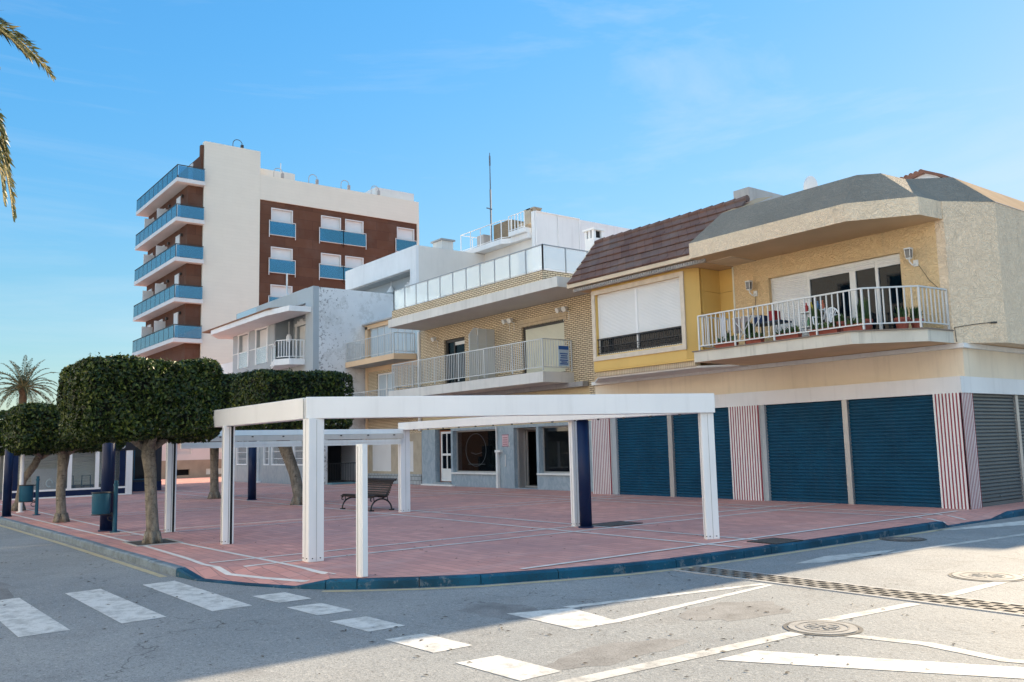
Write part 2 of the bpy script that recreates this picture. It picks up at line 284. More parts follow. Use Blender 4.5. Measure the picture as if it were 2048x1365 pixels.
# ------------------------------------------------------------------ mesh building
class MB:
    def __init__(s): s.v = []; s.f = []; s.mi = []
    def quad(s, a, b, c, d, mi=0):
        n = len(s.v); s.v += [tuple(a), tuple(b), tuple(c), tuple(d)]; s.f.append((n, n + 1, n + 2, n + 3)); s.mi.append(mi); return s
    def poly(s, pts, mi=0):
        n = len(s.v); s.v += [tuple(p) for p in pts]; s.f.append(tuple(range(n, n + len(pts)))); s.mi.append(mi); return s
    def hexa(s, p, mi=0):   # p: 4 bottom ccw, 4 top ccw
        n = len(s.v); s.v += [tuple(q) for q in p]
        for f in ((3, 2, 1, 0), (4, 5, 6, 7), (0, 1, 5, 4), (1, 2, 6, 5), (2, 3, 7, 6), (3, 0, 4, 7)):
            s.f.append(tuple(n + i for i in f)); s.mi.append(mi)
        return s
    def box(s, x0, x1, y0, y1, z0, z1, mi=0):
        x0, x1 = min(x0, x1), max(x0, x1); y0, y1 = min(y0, y1), max(y0, y1); z0, z1 = min(z0, z1), max(z0, z1)
        return s.hexa([(x0, y0, z0), (x1, y0, z0), (x1, y1, z0), (x0, y1, z0), (x0, y0, z1), (x1, y0, z1), (x1, y1, z1), (x0, y1, z1)], mi)
    def prism(s, pts, z0, z1, mi=0, mtop=None, mbot=None):
        """pts: xy polygon (any winding); z0/z1 number or list per point"""
        A = sum(pts[i][0] * pts[(i + 1) % len(pts)][1] - pts[(i + 1) % len(pts)][0] * pts[i][1] for i in range(len(pts)))
        if A < 0: pts = pts[::-1]
        n = len(s.v); k = len(pts)
        s.v += [(p[0], p[1], z0) for p in pts] + [(p[0], p[1], z1) for p in pts]
        s.f.append(tuple(n + k - 1 - i for i in range(k))); s.mi.append(mi if mbot is None else mbot)
        s.f.append(tuple(n + k + i for i in range(k))); s.mi.append(mi if mtop is None else mtop)
        for i in range(k):
            j = (i + 1) % k; s.f.append((n + i, n + j, n + k + j, n + k + i)); s.mi.append(mi)
        return s
    def bar(s, a, b, w, h=None, mi=0, up=(0, 0, 1)):
        a = Vector(a); b = Vector(b); d = (b - a)
        if d.length < 1e-6: return s
        d.normalize(); u = Vector(up)
        if abs(d.dot(u)) > 0.95: u = Vector((1, 0, 0)) if abs(d.x) < .9 else Vector((0, 1, 0))
        r = u.cross(d).normalized(); u = d.cross(r).normalized(); h = h or w
        q = [(-w / 2, -h / 2), (w / 2, -h / 2), (w / 2, h / 2), (-w / 2, h / 2)]
        return s.hexa([a + r * x + u * y for x, y in q] + [b + r * x + u * y for x, y in q], mi)
    def tube(s, pts, rad, n=10, mi=0, caps=True):
        pts = [Vector(p) for p in pts]; k = len(pts)
        rad = [rad] * k if not hasattr(rad, '__len__') else rad
        base = len(s.v); r = None
        for i, p in enumerate(pts):
            d = (pts[min(i + 1, k - 1)] - pts[max(i - 1, 0)]).normalized()
            if r is None:
                u = Vector((0, 0, 1)) if abs(d.z) < .9 else Vector((1, 0, 0)); r = d.cross(u).normalized()
            else: r = (r - d * r.dot(d)).normalized()
            u = d.cross(r)
            for j in range(n):
                a = 2 * math.pi * j / n; s.v.append(tuple(p + (r * math.cos(a) + u * math.sin(a)) * rad[i]))
        for i in range(k - 1):
            for j in range(n):
                a = base + i * n + j; b = base + i * n + (j + 1) % n
                s.f.append((a, b, b + n, a + n)); s.mi.append(mi)
        if caps:
            s.f.append(tuple(base + n - 1 - j for j in range(n))); s.mi.append(mi)
            s.f.append(tuple(base + (k - 1) * n + j for j in range(n))); s.mi.append(mi)
        return s
    def cyl(s, x, y, z0, z1, r, n=20, mi=0, r2=None):
        return s.tube([(x, y, z0), (x, y, z1)], [r, r if r2 is None else r2], n, mi)
    def wallY(s, x0, x1, z0, z1, y0, y1, holes=(), mi=0):
        """wall slab in the XZ plane between y0 and y1, with rectangular openings (x0,x1,z0,z1)"""
        xs = sorted({x0, x1, *[h[0] for h in holes], *[h[1] for h in holes]}); zs = sorted({z0, z1, *[h[2] for h in holes], *[h[3] for h in holes]})
        for i in range(len(xs) - 1):
            run = None
            for j in range(len(zs) - 1):
                cx = (xs[i] + xs[i + 1]) / 2; cz = (zs[j] + zs[j + 1]) / 2
                ok = x0 < cx < x1 and z0 < cz < z1 and not any(h[0] < cx < h[1] and h[2] < cz < h[3] for h in holes)
                if ok: run = [zs[j], zs[j + 1]] if run is None else [run[0], zs[j + 1]]
                if run and (not ok or j == len(zs) - 2): s.box(xs[i], xs[i + 1], y0, y1, run[0], run[1], mi); run = None
        return s
    def wallX(s, y0, y1, z0, z1, x0, x1, holes=(), mi=0):
        t = MB().wallY(y0, y1, z0, z1, x0, x1, holes, mi)
        n = len(s.v); s.v += [(v[1], v[0], v[2]) for v in t.v]; s.f += [tuple(n + i for i in f[::-1]) for f in t.f]; s.mi += t.mi; return s
    def frameY(s, x0, x1, z0, z1, y0, y1, w, mi=0):
        return s.wallY(x0, x1, z0, z1, y0, y1, [(x0 + w, x1 - w, z0 + w, z1 - w)], mi)
    def frameX(s, y0, y1, z0, z1, x0, x1, w, mi=0):
        return s.wallX(y0, y1, z0, z1, x0, x1, [(y0 + w, y1 - w, z0 + w, z1 - w)], mi)
    def slats(s, x0, x1, z0, z1, y, pitch, depth=0.02, axis='Y', mi=0):
        """a roller curtain: bowed slats facing -Y (axis Y) or +X (axis X)"""
        n = max(1, round((z1 - z0) / pitch)); h = (z1 - z0) / n
        prof = [(0, 0), (0.09, 0), (0.2, 0.85), (0.45, 1), (0.7, 0.95), (0.9, 0.1), (1, 0)]
        for i in range(n):
            for (a, da), (b_, db) in zip(prof, prof[1:]):
                za, zb = z0 + h * (i + a), z0 + h * (i + b_)
                if axis == 'Y': s.quad((x0, y - da * depth, za), (x1, y - da * depth, za), (x1, y - db * depth, zb), (x0, y - db * depth, zb), mi)
                else: s.quad((y + da * depth, x0, za), (y + da * depth, x1, za), (y + db * depth, x1, zb), (y + db * depth, x0, zb), mi)
        return s
    def build(s, name, mats, parent=None, loc=None, smooth=False, bevel=0):
        if parent is not None:
            root = parent
            while root.parent: root = root.parent
            o0 = Vector(root.location)
        else: o0 = Vector(loc or (0, 0, 0))
        me = bpy.data.meshes.new(name)
        me.from_pydata([(v[0] - o0.x, v[1] - o0.y, v[2] - o0.z) for v in s.v], [], s.f)
        mats = mats if isinstance(mats, (list, tuple)) else [mats]
        for m in mats: me.materials.append(m)
        if len(mats) > 1: me.polygons.foreach_set('material_index', s.mi)
        if smooth: me.polygons.foreach_set('use_smooth', [True] * len(s.f))
        me.update()
        o = bpy.data.objects.new(name, me); COL.objects.link(o)
        if parent is not None: o.parent = parent
        else: o.location = o0
        if bevel:
            bm = bmesh.new(); bm.from_mesh(me); bmesh.ops.remove_doubles(bm, verts=bm.verts, dist=1e-5)
            bmesh.ops.bevel(bm, geom=list(bm.edges), offset=bevel, segments=2, affect='EDGES', clamp_overlap=True, profile=0.5)
            bm.to_mesh(me); bm.free()
        return o

def tag(o, label, cat, group=None):
    o['label'] = label; o['category'] = cat
    if group: o['group'] = group
    return o
def thing(name, label, cat, loc, group=None):
    o = bpy.data.objects.new(name, None); COL.objects.link(o); o.location = loc; o.empty_display_size = 0.3
    return tag(o, label, cat, group)
def struct(o, kind='structure'):
    o['kind'] = kind; return o
def copy_tree(o, parent=None):
    c = o.copy(); COL.objects.link(c); c.parent = parent
    for ch in [k for k in list(bpy.data.objects) if k.parent == o]: copy_tree(ch, c)
    return c
def text_mesh(s, size, extrude=0.004):
    cu = bpy.data.curves.new('lettering', 'FONT'); cu.body = s; cu.size = size; cu.extrude = extrude; cu.resolution_u = 3
    o = bpy.data.objects.new('lettering', cu); COL.objects.link(o)
    dg = bpy.context.evaluated_depsgraph_get(); me = bpy.data.meshes.new_from_object(o.evaluated_get(dg))
    bpy.data.objects.remove(o); return me
def add_text(mb, s, size, org, right, up, mi=0, extrude=0.004):
    me = text_mesh(s, size, extrude); r = Vector(right); u = Vector(up); nrm = r.cross(u); org = Vector(org); n = len(mb.v)
    mb.v += [tuple(org + r * v.co.x + u * v.co.y + nrm * v.co.z) for v in me.vertices]
    for p in me.polygons: mb.f.append(tuple(n + i for i in p.vertices)); mb.mi.append(mi)
    bpy.data.meshes.remove(me)

# ------------------------------------------------------------------ camera
cam_d = bpy.data.cameras.new('camera'); cam = bpy.data.objects.new('camera', cam_d); COL.objects.link(cam)
F, YAW, PIT, ROL = 1733.0, R(-52.468), R(6.9125), R(-1.3837)
cam_d.sensor_width = 36; cam_d.sensor_fit = 'HORIZONTAL'; cam_d.lens = F / 2048 * 36; cam_d.clip_end = 3000; cam_d.clip_start = 0.1
fw = Vector((math.sin(YAW) * math.cos(PIT), math.cos(YAW) * math.cos(PIT), math.sin(PIT)))
rt = Vector((math.cos(YAW), -math.sin(YAW), 0)); up = rt.cross(fw)
r2 = rt * math.cos(ROL) + up * math.sin(ROL); u2 = -rt * math.sin(ROL) + up * math.cos(ROL)
mw = Matrix.Identity(4)
for i in range(3): mw[i][0] = r2[i]; mw[i][1] = u2[i]; mw[i][2] = -fw[i]; mw[i][3] = (0, 0, 1.75)[i]
cam.matrix_world = mw; SC.camera = cam

# ------------------------------------------------------------------ light
FILL_CLOUD = 3.9
SUN_EL, SUN_OFF = R(20), R(4.5)          # low sun behind the row of houses, a little to their left
sdir = Vector((-math.sin(SUN_OFF) * math.cos(SUN_EL), math.cos(SUN_OFF) * math.cos(SUN_EL), math.sin(SUN_EL)))
sl = bpy.data.lights.new('sun', 'SUN'); sl.energy = 5.0; sl.angle = R(0.5); sl.color = (1.0, 0.80, 0.55)
so = bpy.data.objects.new('sun', sl); COL.objects.link(so); so.rotation_euler = sdir.to_track_quat('Z', 'Y').to_euler()
w = bpy.data.worlds.new('World'); SC.world = w; w.use_nodes = True
nt = w.node_tree; nt.nodes.clear()
out = nt.nodes.new('ShaderNodeOutputWorld'); bg = nt.nodes.new('ShaderNodeBackground'); sky = nt.nodes.new('ShaderNodeTexSky')
sky.sky_type = 'NISHITA'; sky.sun_disc = False; sky.sun_elevation = SUN_EL
sky.sun_rotation = math.atan2(sdir.x, sdir.y)
sky.air_density = 1.0; sky.dust_density = 0.1; sky.ozone_density = 2.0
tc = nt.nodes.new('ShaderNodeTexCoord'); mp = nt.nodes.new('ShaderNodeMapping'); mp.inputs['Rotation'].default_value = (0.25, 0.35, 0.9); mp.inputs['Scale'].default_value = (2.0, 0.55, 7.0)
nt.links.new(tc.outputs['Generated'], mp.inputs['Vector'])
cn = nt.nodes.new('ShaderNodeTexNoise'); cn.inputs['Scale'].default_value = 1.7; cn.inputs['Detail'].default_value = 8; cn.inputs['Roughness'].default_value = 0.62; cn.inputs['Distortion'].default_value = 0.4
nt.links.new(mp.outputs[0], cn.inputs['Vector'])
cf = _ramp(nt, cn.outputs[0], [(0.50, 0), (0.86, 0.4)])
# thin high haze spreads the glow round the sun; the blue deepens away from it
def wm(op, a, b=None, c=None):
    n = nt.nodes.new('ShaderNodeMath'); n.operation = op
    for k, v in enumerate((a, b, c)):
        if v is None: continue
        if hasattr(v, 'is_linked'): nt.links.new(v, n.inputs[k])
        else: n.inputs[k].default_value = v
    return n.outputs[0]
bw = nt.nodes.new('ShaderNodeRGBToBW'); nt.links.new(sky.outputs[0], bw.inputs[0]); L_ = bw.outputs[0]
iv = wm('DIVIDE', 1.17 * 2, wm('MULTIPLY_ADD', L_, 1 / 3.5, 1.0))
tcol = _ramp(nt, wm('DIVIDE', wm('SUBTRACT', L_, 1.2), 5.6), [(0.0, (.20, .49, .62)), (0.15, (.235, .5, .59)), (0.38, (.35, .505, .52)), (0.92, (.54, .52, .51))])
vs = nt.nodes.new('ShaderNodeVectorMath'); vs.operation = 'SCALE'; nt.links.new(sky.outputs[0], vs.inputs[0]); nt.links.new(iv, vs.inputs['Scale'])
tn = nt.nodes.new('ShaderNodeVectorMath'); tn.operation = 'MULTIPLY'; nt.links.new(vs.outputs[0], tn.inputs[0]); nt.links.new(tcol, tn.inputs[1])
cmx = nt.nodes.new('ShaderNodeMix'); cmx.data_type = 'RGBA'; nt.links.new(cf, cmx.inputs[0]); nt.links.new(tn.outputs[0], cmx.inputs[6]); cmx.inputs[7].default_value = (2.9, 3.1, 3.2, 1)
# unseen cloud bank added opposite the sun to lift the shaded facades
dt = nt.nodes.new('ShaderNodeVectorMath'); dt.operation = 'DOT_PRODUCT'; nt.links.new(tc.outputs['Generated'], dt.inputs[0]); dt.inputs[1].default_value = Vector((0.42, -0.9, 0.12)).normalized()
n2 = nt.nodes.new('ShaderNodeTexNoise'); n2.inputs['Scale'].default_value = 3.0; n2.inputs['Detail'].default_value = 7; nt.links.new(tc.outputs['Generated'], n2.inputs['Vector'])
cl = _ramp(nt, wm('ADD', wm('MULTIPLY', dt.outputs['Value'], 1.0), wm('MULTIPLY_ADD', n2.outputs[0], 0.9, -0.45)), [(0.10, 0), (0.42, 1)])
cm2 = nt.nodes.new('ShaderNodeMix'); cm2.data_type = 'RGBA'; nt.links.new(cl, cm2.inputs[0]); nt.links.new(cmx.outputs[2], cm2.inputs[6]); cm2.inputs[7].default_value = (FILL_CLOUD * .66, FILL_CLOUD * .96, FILL_CLOUD * 1.28, 1)
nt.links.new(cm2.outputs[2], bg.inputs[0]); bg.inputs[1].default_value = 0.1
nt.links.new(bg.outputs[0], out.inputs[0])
SC.view_settings.view_transform = 'Standard'; SC.view_settings.look = 'None'; SC.view_settings.gamma = 1; SC.view_settings.exposure = 1.6
SC.cycles.max_bounces = 8; SC.cycles.transparent_max_bounces = 16
# ------------------------------------------------------------------ ground, road, plaza
RZ = -0.13
g = MB(); g.quad((-900, -900, -0.2), (900, -900, -0.2), (900, 900, -0.2), (-900, 900, -0.2)); struct(g.build('ground', SAND))
g = MB(); g.quad((-160, -40, RZ), (60, -40, RZ), (60, 160, RZ), (-160, 160, RZ)); struct(g.build('road', ASPH))
# kerb line (outer face): x, y, height above the road
KL = [(-160, -0.8, .13), (-60, 2.75, .13), (-29.85, 3.74, .13), (-21.5, 4.02, .13), (-16.3, 4.13, .13), (-14.1, 4.17, .13), (-13.4, 4.26, .02), (-12.4, 4.62, .02), (-11.65, 4.98, .02),
      (-11.2, 5.3, .12), (-10.9, 5.62, .13), (-10.4, 6.3, .13), (-9.98, 7.03, .13), (-9.6, 8.1, .13), (-9.3, 9.1, .13), (-9.15, 10.05, .13), (-9.1, 11.6, .13), (-9.06, 14.4, .13), (-9.04, 17.4, .13), (-9.03, 18.0, .13), (-9.03, 18.25, .02),
      (-9.03, 20.4, .02), (-9.03, 21.2, .13), (-9.03, 60, .13), (-9.03, 160, .13)]
KW = 0.14
def offs(pts, d):
    o = []
    for i, p in enumerate(pts):
        a = Vector(pts[max(i - 1, 0)][:2]); b = Vector(pts[min(i + 1, len(pts) - 1)][:2]); t = (b - a).normalized(); n = Vector((-t.y, t.x))
        o.append((p[0] + n.x * d, p[1] + n.y * d))
    return o
KI = offs(KL, KW)
def resample(pts, step):
    out = [tuple(pts[0])]
    for a, b in zip(pts, pts[1:]):
        L = math.dist(a[:2], b[:2]); n = max(1, round(L / step))
        for i in range(1, n + 1): out.append(tuple(a[k] + (b[k] - a[k]) * i / n for k in range(len(a))))
    return out
kd = [(*KL[i], *KI[i]) for i in range(len(KL))]
kb, ko = MB(), MB()
rs = resample(kd, 0.8)
rr = random.Random(3)
for a, b in zip(rs, rs[1:]):
    if a[0] < -70 or a[1] > 70: continue
    A = [Vector((a[0], a[1], RZ)), Vector((a[3], a[4], RZ))]; B = [Vector((b[0], b[1], RZ)), Vector((b[3], b[4], RZ))]
    dj = rr.uniform(-.004, .004); L = (B[0] - A[0]).length; g_ = min(.25, 0.006 / L)
    P = lambda k, f: A[k].lerp(B[k], f)
    ha, hb = a[2] + dj, b[2] + dj; bv = 0.025
    a0, b0, a1, b1 = P(0, g_), P(0, 1 - g_), P(1, g_), P(1, 1 - g_)
    na = (a1 - a0).normalized() * bv; nb = (b1 - b0).normalized() * bv
    t = ko if a[0] < -14.4 and a[1] < 6 else kb
    va = [a0, a0 + Vector((0, 0, ha - min(bv, ha * .5))), a0 + na + Vector((0, 0, ha)), a1 + Vector((0, 0, ha)), a1]
    vb = [b0, b0 + Vector((0, 0, hb - min(bv, hb * .5))), b0 + nb + Vector((0, 0, hb)), b1 + Vector((0, 0, hb)), b1]
    for i in range(4): t.quad(va[i], vb[i], vb[i + 1], va[i + 1])
    t.poly(va[::-1]); t.poly(vb)
struct(kb.build('kerb', KERB)); struct(ko.build('faded_kerb', KERB_OLD))
# plaza sheet: flat at z = 0, two ramps down to the dropped kerbs
Q0, Q1 = (-13.1, 5.35, 0), (-12.1, 5.75, 0); i0 = 5
DZ = -0.112
ramp = [(KI[5][0], KI[5][1], 0), (KI[6][0], KI[6][1], DZ), (KI[7][0], KI[7][1], DZ), (KI[8][0], KI[8][1], DZ), (KI[9][0], KI[9][1], -0.008)]
TRI = [(ramp[0], ramp[1], Q0), (ramp[1], ramp[2], Q0), (ramp[2], Q1, Q0), (ramp[2], ramp[3], Q1), (ramp[3], ramp[4], Q1)]
r2p = [(KI[19][0], KI[19][1], 0), (KI[20][0], KI[20][1], DZ), (KI[21][0], KI[21][1], DZ), (KI[22][0], KI[22][1], 0)]
S0, S1 = (-9.75, 18.3, 0), (-9.75, 20.5, 0)
TRI += [(r2p[0], r2p[1], S0), (r2p[1], r2p[2], S1), (r2p[1], S1, S0), (r2p[2], r2p[3], S1)]
def zpl(x, y):
    for a, b, c in TRI:
        d = (b[1] - c[1]) * (a[0] - c[0]) + (c[0] - b[0]) * (a[1] - c[1])
        u = ((b[1] - c[1]) * (x - c[0]) + (c[0] - b[0]) * (y - c[1])) / d; v = ((c[1] - a[1]) * (x - c[0]) + (a[0] - c[0]) * (y - c[1])) / d
        if u >= -1e-4 and v >= -1e-4 and u + v <= 1.0001: return u * a[2] + v * b[2] + (1 - u - v) * c[2]
    return 0.0
pz = MB()
main = [(*KI[i], 0) for i in range(0, 6)] + [Q0, Q1] + [(*KI[i], 0) for i in range(9, 20)] + [S0, S1] + [(*KI[i], 0) for i in range(22, 25)] + [(-160, 160, 0)]
pz.poly(main)
for t in TRI:
    a, b, c = (Vector(q) for q in t)
    pz.poly(t if (b - a).cross(c - a).z > 0 else t[::-1])
struct(pz.build('plaza', PLAZA))
def ribbon(mb, pts, wd, zf, step=0.3):
    rs_ = resample(pts, step); L = offs(rs_, wd / 2); Rr = offs(rs_, -wd / 2)
    for i in range(len(rs_) - 1):
        q = [Rr[i], Rr[i + 1], L[i + 1], L[i]]; mb.quad(*[(p[0], p[1], zf(*p)) for p in q])
ps = MB(); zp = lambda x, y: zpl(x, y) + 0.005
ribbon(ps, [(-60, 3.35), (-33.5, 4.2), (-18.7, 4.72), (-15.2, 4.68), (-14.2, 4.62), (-13.3, 4.72), (-12.5, 4.98), (-11.75, 5.3)], 0.085, zp, .05)
ribbon(ps, [(-60, 4.1), (-32.2, 5.08), (-22, 5.24), (-17.1, 5.42), (-13.95, 5.55), (-11.6, 5.62)], 0.085, zp)
zq = lambda x, y: zpl(x, y) + 0.007
for x in (-13.45, -14.3, -20.6, -21.45, -27.75, -28.6, -34.9, -35.75, -42, -42.9):
    ribbon(ps, [(x, 4.75 if x < -14 else 5.0), (x, 21.1 if x > -23 else (22.0 if x > -36 else 18.4))], 0.095, zq)
for y in (11.78, 12.85, 18.6, 19.5):
    ribbon(ps, [(-60 if y > 13 else -50, y), (-9.3, y)], 0.095, lambda x, y_: zpl(x, y_) + 0.009)
ribbon(ps, [(-10.0, 7.75), (-10.0, 20.6)], 0.095, lambda x, y_: zpl(x, y_) + 0.011)
struct(ps.build('paving_strips', STRIP))
# ---- road paint
def sheet(name, polys, mat, z=RZ + 0.004):
    m = MB()
    for p in polys: m.poly([(x, y, z) for x, y in p])
    return struct(m.build(name, mat))
for i in range(7):
    y = 3.55 - 1.02 * i
    sheet('crosswalk_bar', [[(-13.6, y), (-10.7, y + .05), (-10.73, y + .55), (-13.66, y + .47)]], ROADW)
for i, (x0, x1) in enumerate(((-11.42, -10.67), (-10.29, -9.53), (-9.11, -8.32), (-7.87, -7.05), (-6.6, -5.75), (-5.4, -4.6), (-4.2, -3.4))):
    sheet('lane_dash', [[(x0, 4.36), (x1, 4.42), (x1, 4.86), (x0 + .03, 4.8)]], ROADW)
yl = MB(); ribbon(yl, [(-60, 2.55), (-29.85, 3.55), (-21.5, 3.86), (-16.3, 3.98), (-14.2, 4.02)], 0.11, lambda x, y: RZ + .004)
ribbon(yl, [p[:2] for p in offs(KL[9:20], -0.14)], 0.1, lambda x, y: RZ + .004); struct(yl.build('yellow_line', ROADY))
sheet('give_way_triangle', [[(-8.09, 6.04), (-6.9, 6.04), (-6.86, 6.64), (-7.82, 6.78)], [(-7.96, 6.762), (-7.82, 6.78), (-7.25, 9.7), (-7.36, 9.7)], [(-6.86, 6.642), (-7.0, 6.662), (-7.24, 9.7), (-7.16, 9.7)]], ROADW)
sheet('lane_line', [[(-5.6, 3.5), (-5.42, 3.5), (-5.2, 7.5), (-5.36, 7.55)], [(-5.52, 8.1), (-5.36, 8.1), (-5.2, 9.72), (-5.35, 9.72)], [(-5.35, 10.4), (-5.2, 10.4), (-5.2, 13.5), (-5.34, 13.5)]], ROADF)
sheet('road_arrow', [[(-5.13, 6.08), (-3.16, 7.32), (-2.2, 7.92), (-2.2, 8.3), (-3.29, 7.68), (-5.12, 6.6)]], ROADW)
sheet('merge_line', [[(-4.9, 7.66), (-4.86, 7.82), (-4.2, 8.0), (-3.5, 7.88), (-2.6, 8.3), (-2.6, 8.15), (-3.5, 7.74), (-4.25, 7.84)]], ROADF)
sheet('bay_line', [[(-8.14, 11.58), (-7.9, 11.95), (-7.7, 13.0), (-7.92, 14.1), (-8.3, 12.62)], [(-7.9, 11.95), (-7.55, 15.0), (-7.2, 19.0), (-7.34, 19.0), (-7.7, 15.0)]], ROADF)
sheet('kerb_bar', [[(-8.91, 17.38), (-8.72, 17.7), (-7.95, 20.0), (-7.6, 24), (-8.1, 24), (-8.55, 20.24)]], ROADW)
# tar patches
tp = MB(); rng = random.Random(5)
for (cx, cy, rx, ry) in ((-15.5, 1.6, 2.2, .5), (-6.4, 8.0, .5, .8), (-8.3, 6.1, .7, .4), (-5.9, 5.6, .3, .9)):
    tp.poly([(cx + rx * math.cos(a) * rng.uniform(.7, 1.1), cy + ry * math.sin(a) * rng.uniform(.7, 1.1), RZ + .0015) for a in [k * math.pi / 9 for k in range(18)]])
struct(tp.build('tar_patch', M('asphalt_patch', (0.2, 0.2, 0.2), 0.9, 0.25, 3, 0.3, 60, fine=0.7)))
# leaf litter and pebbles
lt = MB()
for i in range(420):
    if rng.random() < .35: x, y, z = rng.uniform(-22, -10.5), rng.uniform(5, 14), 0.004
    else: x, y, z = rng.uniform(-20, -3), rng.uniform(.5, 10), RZ + .006
    if z < -.05 and (y > 4.1 - (x + 13) * .0 and x < -9.2): x = rng.uniform(-8.9, -3)
    a = rng.uniform(0, 6.28); l = rng.uniform(.012, .04); w_ = l * rng.uniform(.25, .5); c, s_ = math.cos(a), math.sin(a)
    lt.quad((x - l * c, y - l * s_, z), (x + w_ * s_, y - w_ * c, z + .006), (x + l * c, y + l * s_, z + .003), (x - w_ * s_, y + w_ * c, z + .008))
struct(lt.build('leaf_litter', M('dry_leaf', (0.06, 0.045, 0.03), 0.9, 0.5, 3, 0, 10)), 'stuff')['label'] = 'small dry leaves and grit scattered on the road'
# ---- iron covers
GROOVE = M('cast_iron_worn', (0.23, 0.222, 0.21), 0.6, 0.3, 8, 0.25, 60)
def manhole(x, y, r, label, col):
    t = thing('manhole_cover', label, 'manhole cover', (x, y, RZ), 'round manhole covers in the road')
    MB().cyl(x, y, RZ, RZ + .012, r, 40).build('lid', col, t)
    m = MB()
    def ring(r0, r1, z):
        for k in range(48):
            a, b = k * math.pi / 24, (k + 1) * math.pi / 24
            m.quad((x + r0 * math.cos(a), y + r0 * math.sin(a), z), (x + r1 * math.cos(a), y + r1 * math.sin(a), z), (x + r1 * math.cos(b), y + r1 * math.sin(b), z), (x + r0 * math.cos(b), y + r0 * math.sin(b), z))
    ring(r * .72, r * .78, RZ + .016); m.build('outer_groove', GROOVE, t); m = MB(); ring(r * .48, r * .53, RZ + .016); m.build('inner_groove', GROOVE, t); m = MB(); ring(r + .012, r + .05, RZ + .006); m.build('collar', CASTI, t); m = MB()
    for k in range(10):
        a = k * math.pi / 5; m.bar((x + r * .1 * math.cos(a), y + r * .1 * math.sin(a), RZ + .014), (x + r * .44 * math.cos(a), y + r * .44 * math.sin(a), RZ + .014), .03, .01)
    m.build('ribs', GROOVE, t)
LIDP = M('lid_pale', (0.29, 0.28, 0.262), 0.6, 0.2, 6, 0.2, 60)
manhole(-5.25, 7.86, 0.33, 'round iron manhole cover on the white lane line in the sun', LIDP)
manhole(-5.6, 12.2, 0.42, 'round manhole cover with dark ring beyond the drain grate at the right edge', LIDP)
manhole(-8.62, 15.6, 0.36, 'rusty manhole cover in the shade close to the blue kerb', CASTI)
gt = thing('drain_grate', 'long slotted drain grate crossing the side street', 'drain grate', (-6.5, 10.1, RZ))
m = MB(); x0, x1, y0, y1 = -9.0, -2.2, 9.86, 10.36
m.box(x0, x1, y0 - .05, y0, RZ, RZ + .012); m.build('edge', CONCR_G, gt); m = MB(); m.box(x0, x1, y1, y1 + .05, RZ, RZ + .012); m.build('edge', CONCR_G, gt)
MB().quad((x0, y0, RZ + .003), (x1, y0, RZ + .003), (x1, y1, RZ + .003), (x0, y1, RZ + .003)).build('channel', BLACK, gt)
m = MB(); n = 34; p = (x1 - x0) / n
hs = []
for i in range(n):
    for j in range(4):
        cx = x0 + p * (i + .5) + (.25 if j % 2 else -.25) * p; cy = y0 + (y1 - y0) * (j + .5) / 4
        hs.append((cx - .066, cx + .066, cy - .05, cy + .05))
for j in range(4):
    cy0, cy1 = y0 + (y1 - y0) * j / 4, y0 + (y1 - y0) * (j + 1) / 4
    row = [h for h in hs if cy0 < (h[2] + h[3]) / 2 < cy1]; t_ = MB().wallY(x0, x1, cy0, cy1, RZ + .004, RZ + .012, row)
    k = len(m.v); m.v += [(v[0], v[2], v[1]) for v in t_.v]; m.f += [tuple(k + i for i in f[::-1]) for f in t_.f]; m.mi += t_.mi
m.build('slotted_plate', M('grate_plate', (0.17, 0.16, 0.145), 0.7, 0.2, 6, 0.15, 60), gt)
def cover(x0, x1, y0, y1, label):
    t = thing('access_cover', label, 'access cover', ((x0 + x1) / 2, (y0 + y1) / 2, 0), 'square covers in the plaza')
    MB().box(x0, x1, y0, y1, 0, .013).build('lid', CASTI, t)
    MB().frameY(x0 - .03, x1 + .03, y0 - .03, y1 + .03, 0, .016, .03).v
    f = MB()
    for a in ((x0 - .03, x1 + .03, y0 - .03, y0), (x0 - .03, x1 + .03, y1, y1 + .03), (x0 - .03, x0, y0, y1), (x1, x1 + .03, y0, y1)): f.box(*a, 0, .016)
    for k in range(6): f.box(x0 + .06, x1 - .06, y0 + (y1 - y0) * (k + .4) / 6, y0 + (y1 - y0) * (k + .6) / 6, .013, .017)
    f.build('rim', IRON, t)
cover(-14.32, -13.68, 12.95, 13.95, 'dark iron cover beside the navy post under the pergola')
cover(-9.72, -9.12 - .05, 12.55, 13.25, 'dark iron cover at the plaza edge near the blue kerb')
# ------------------------------------------------------------------ corner building with the blue shutters
A = thing('corner_building', 'cream corner building with blue roller shutters, stucco upper floor and a flowered balcony', 'building', (-16, 21.3, 0))
XR = -9.98
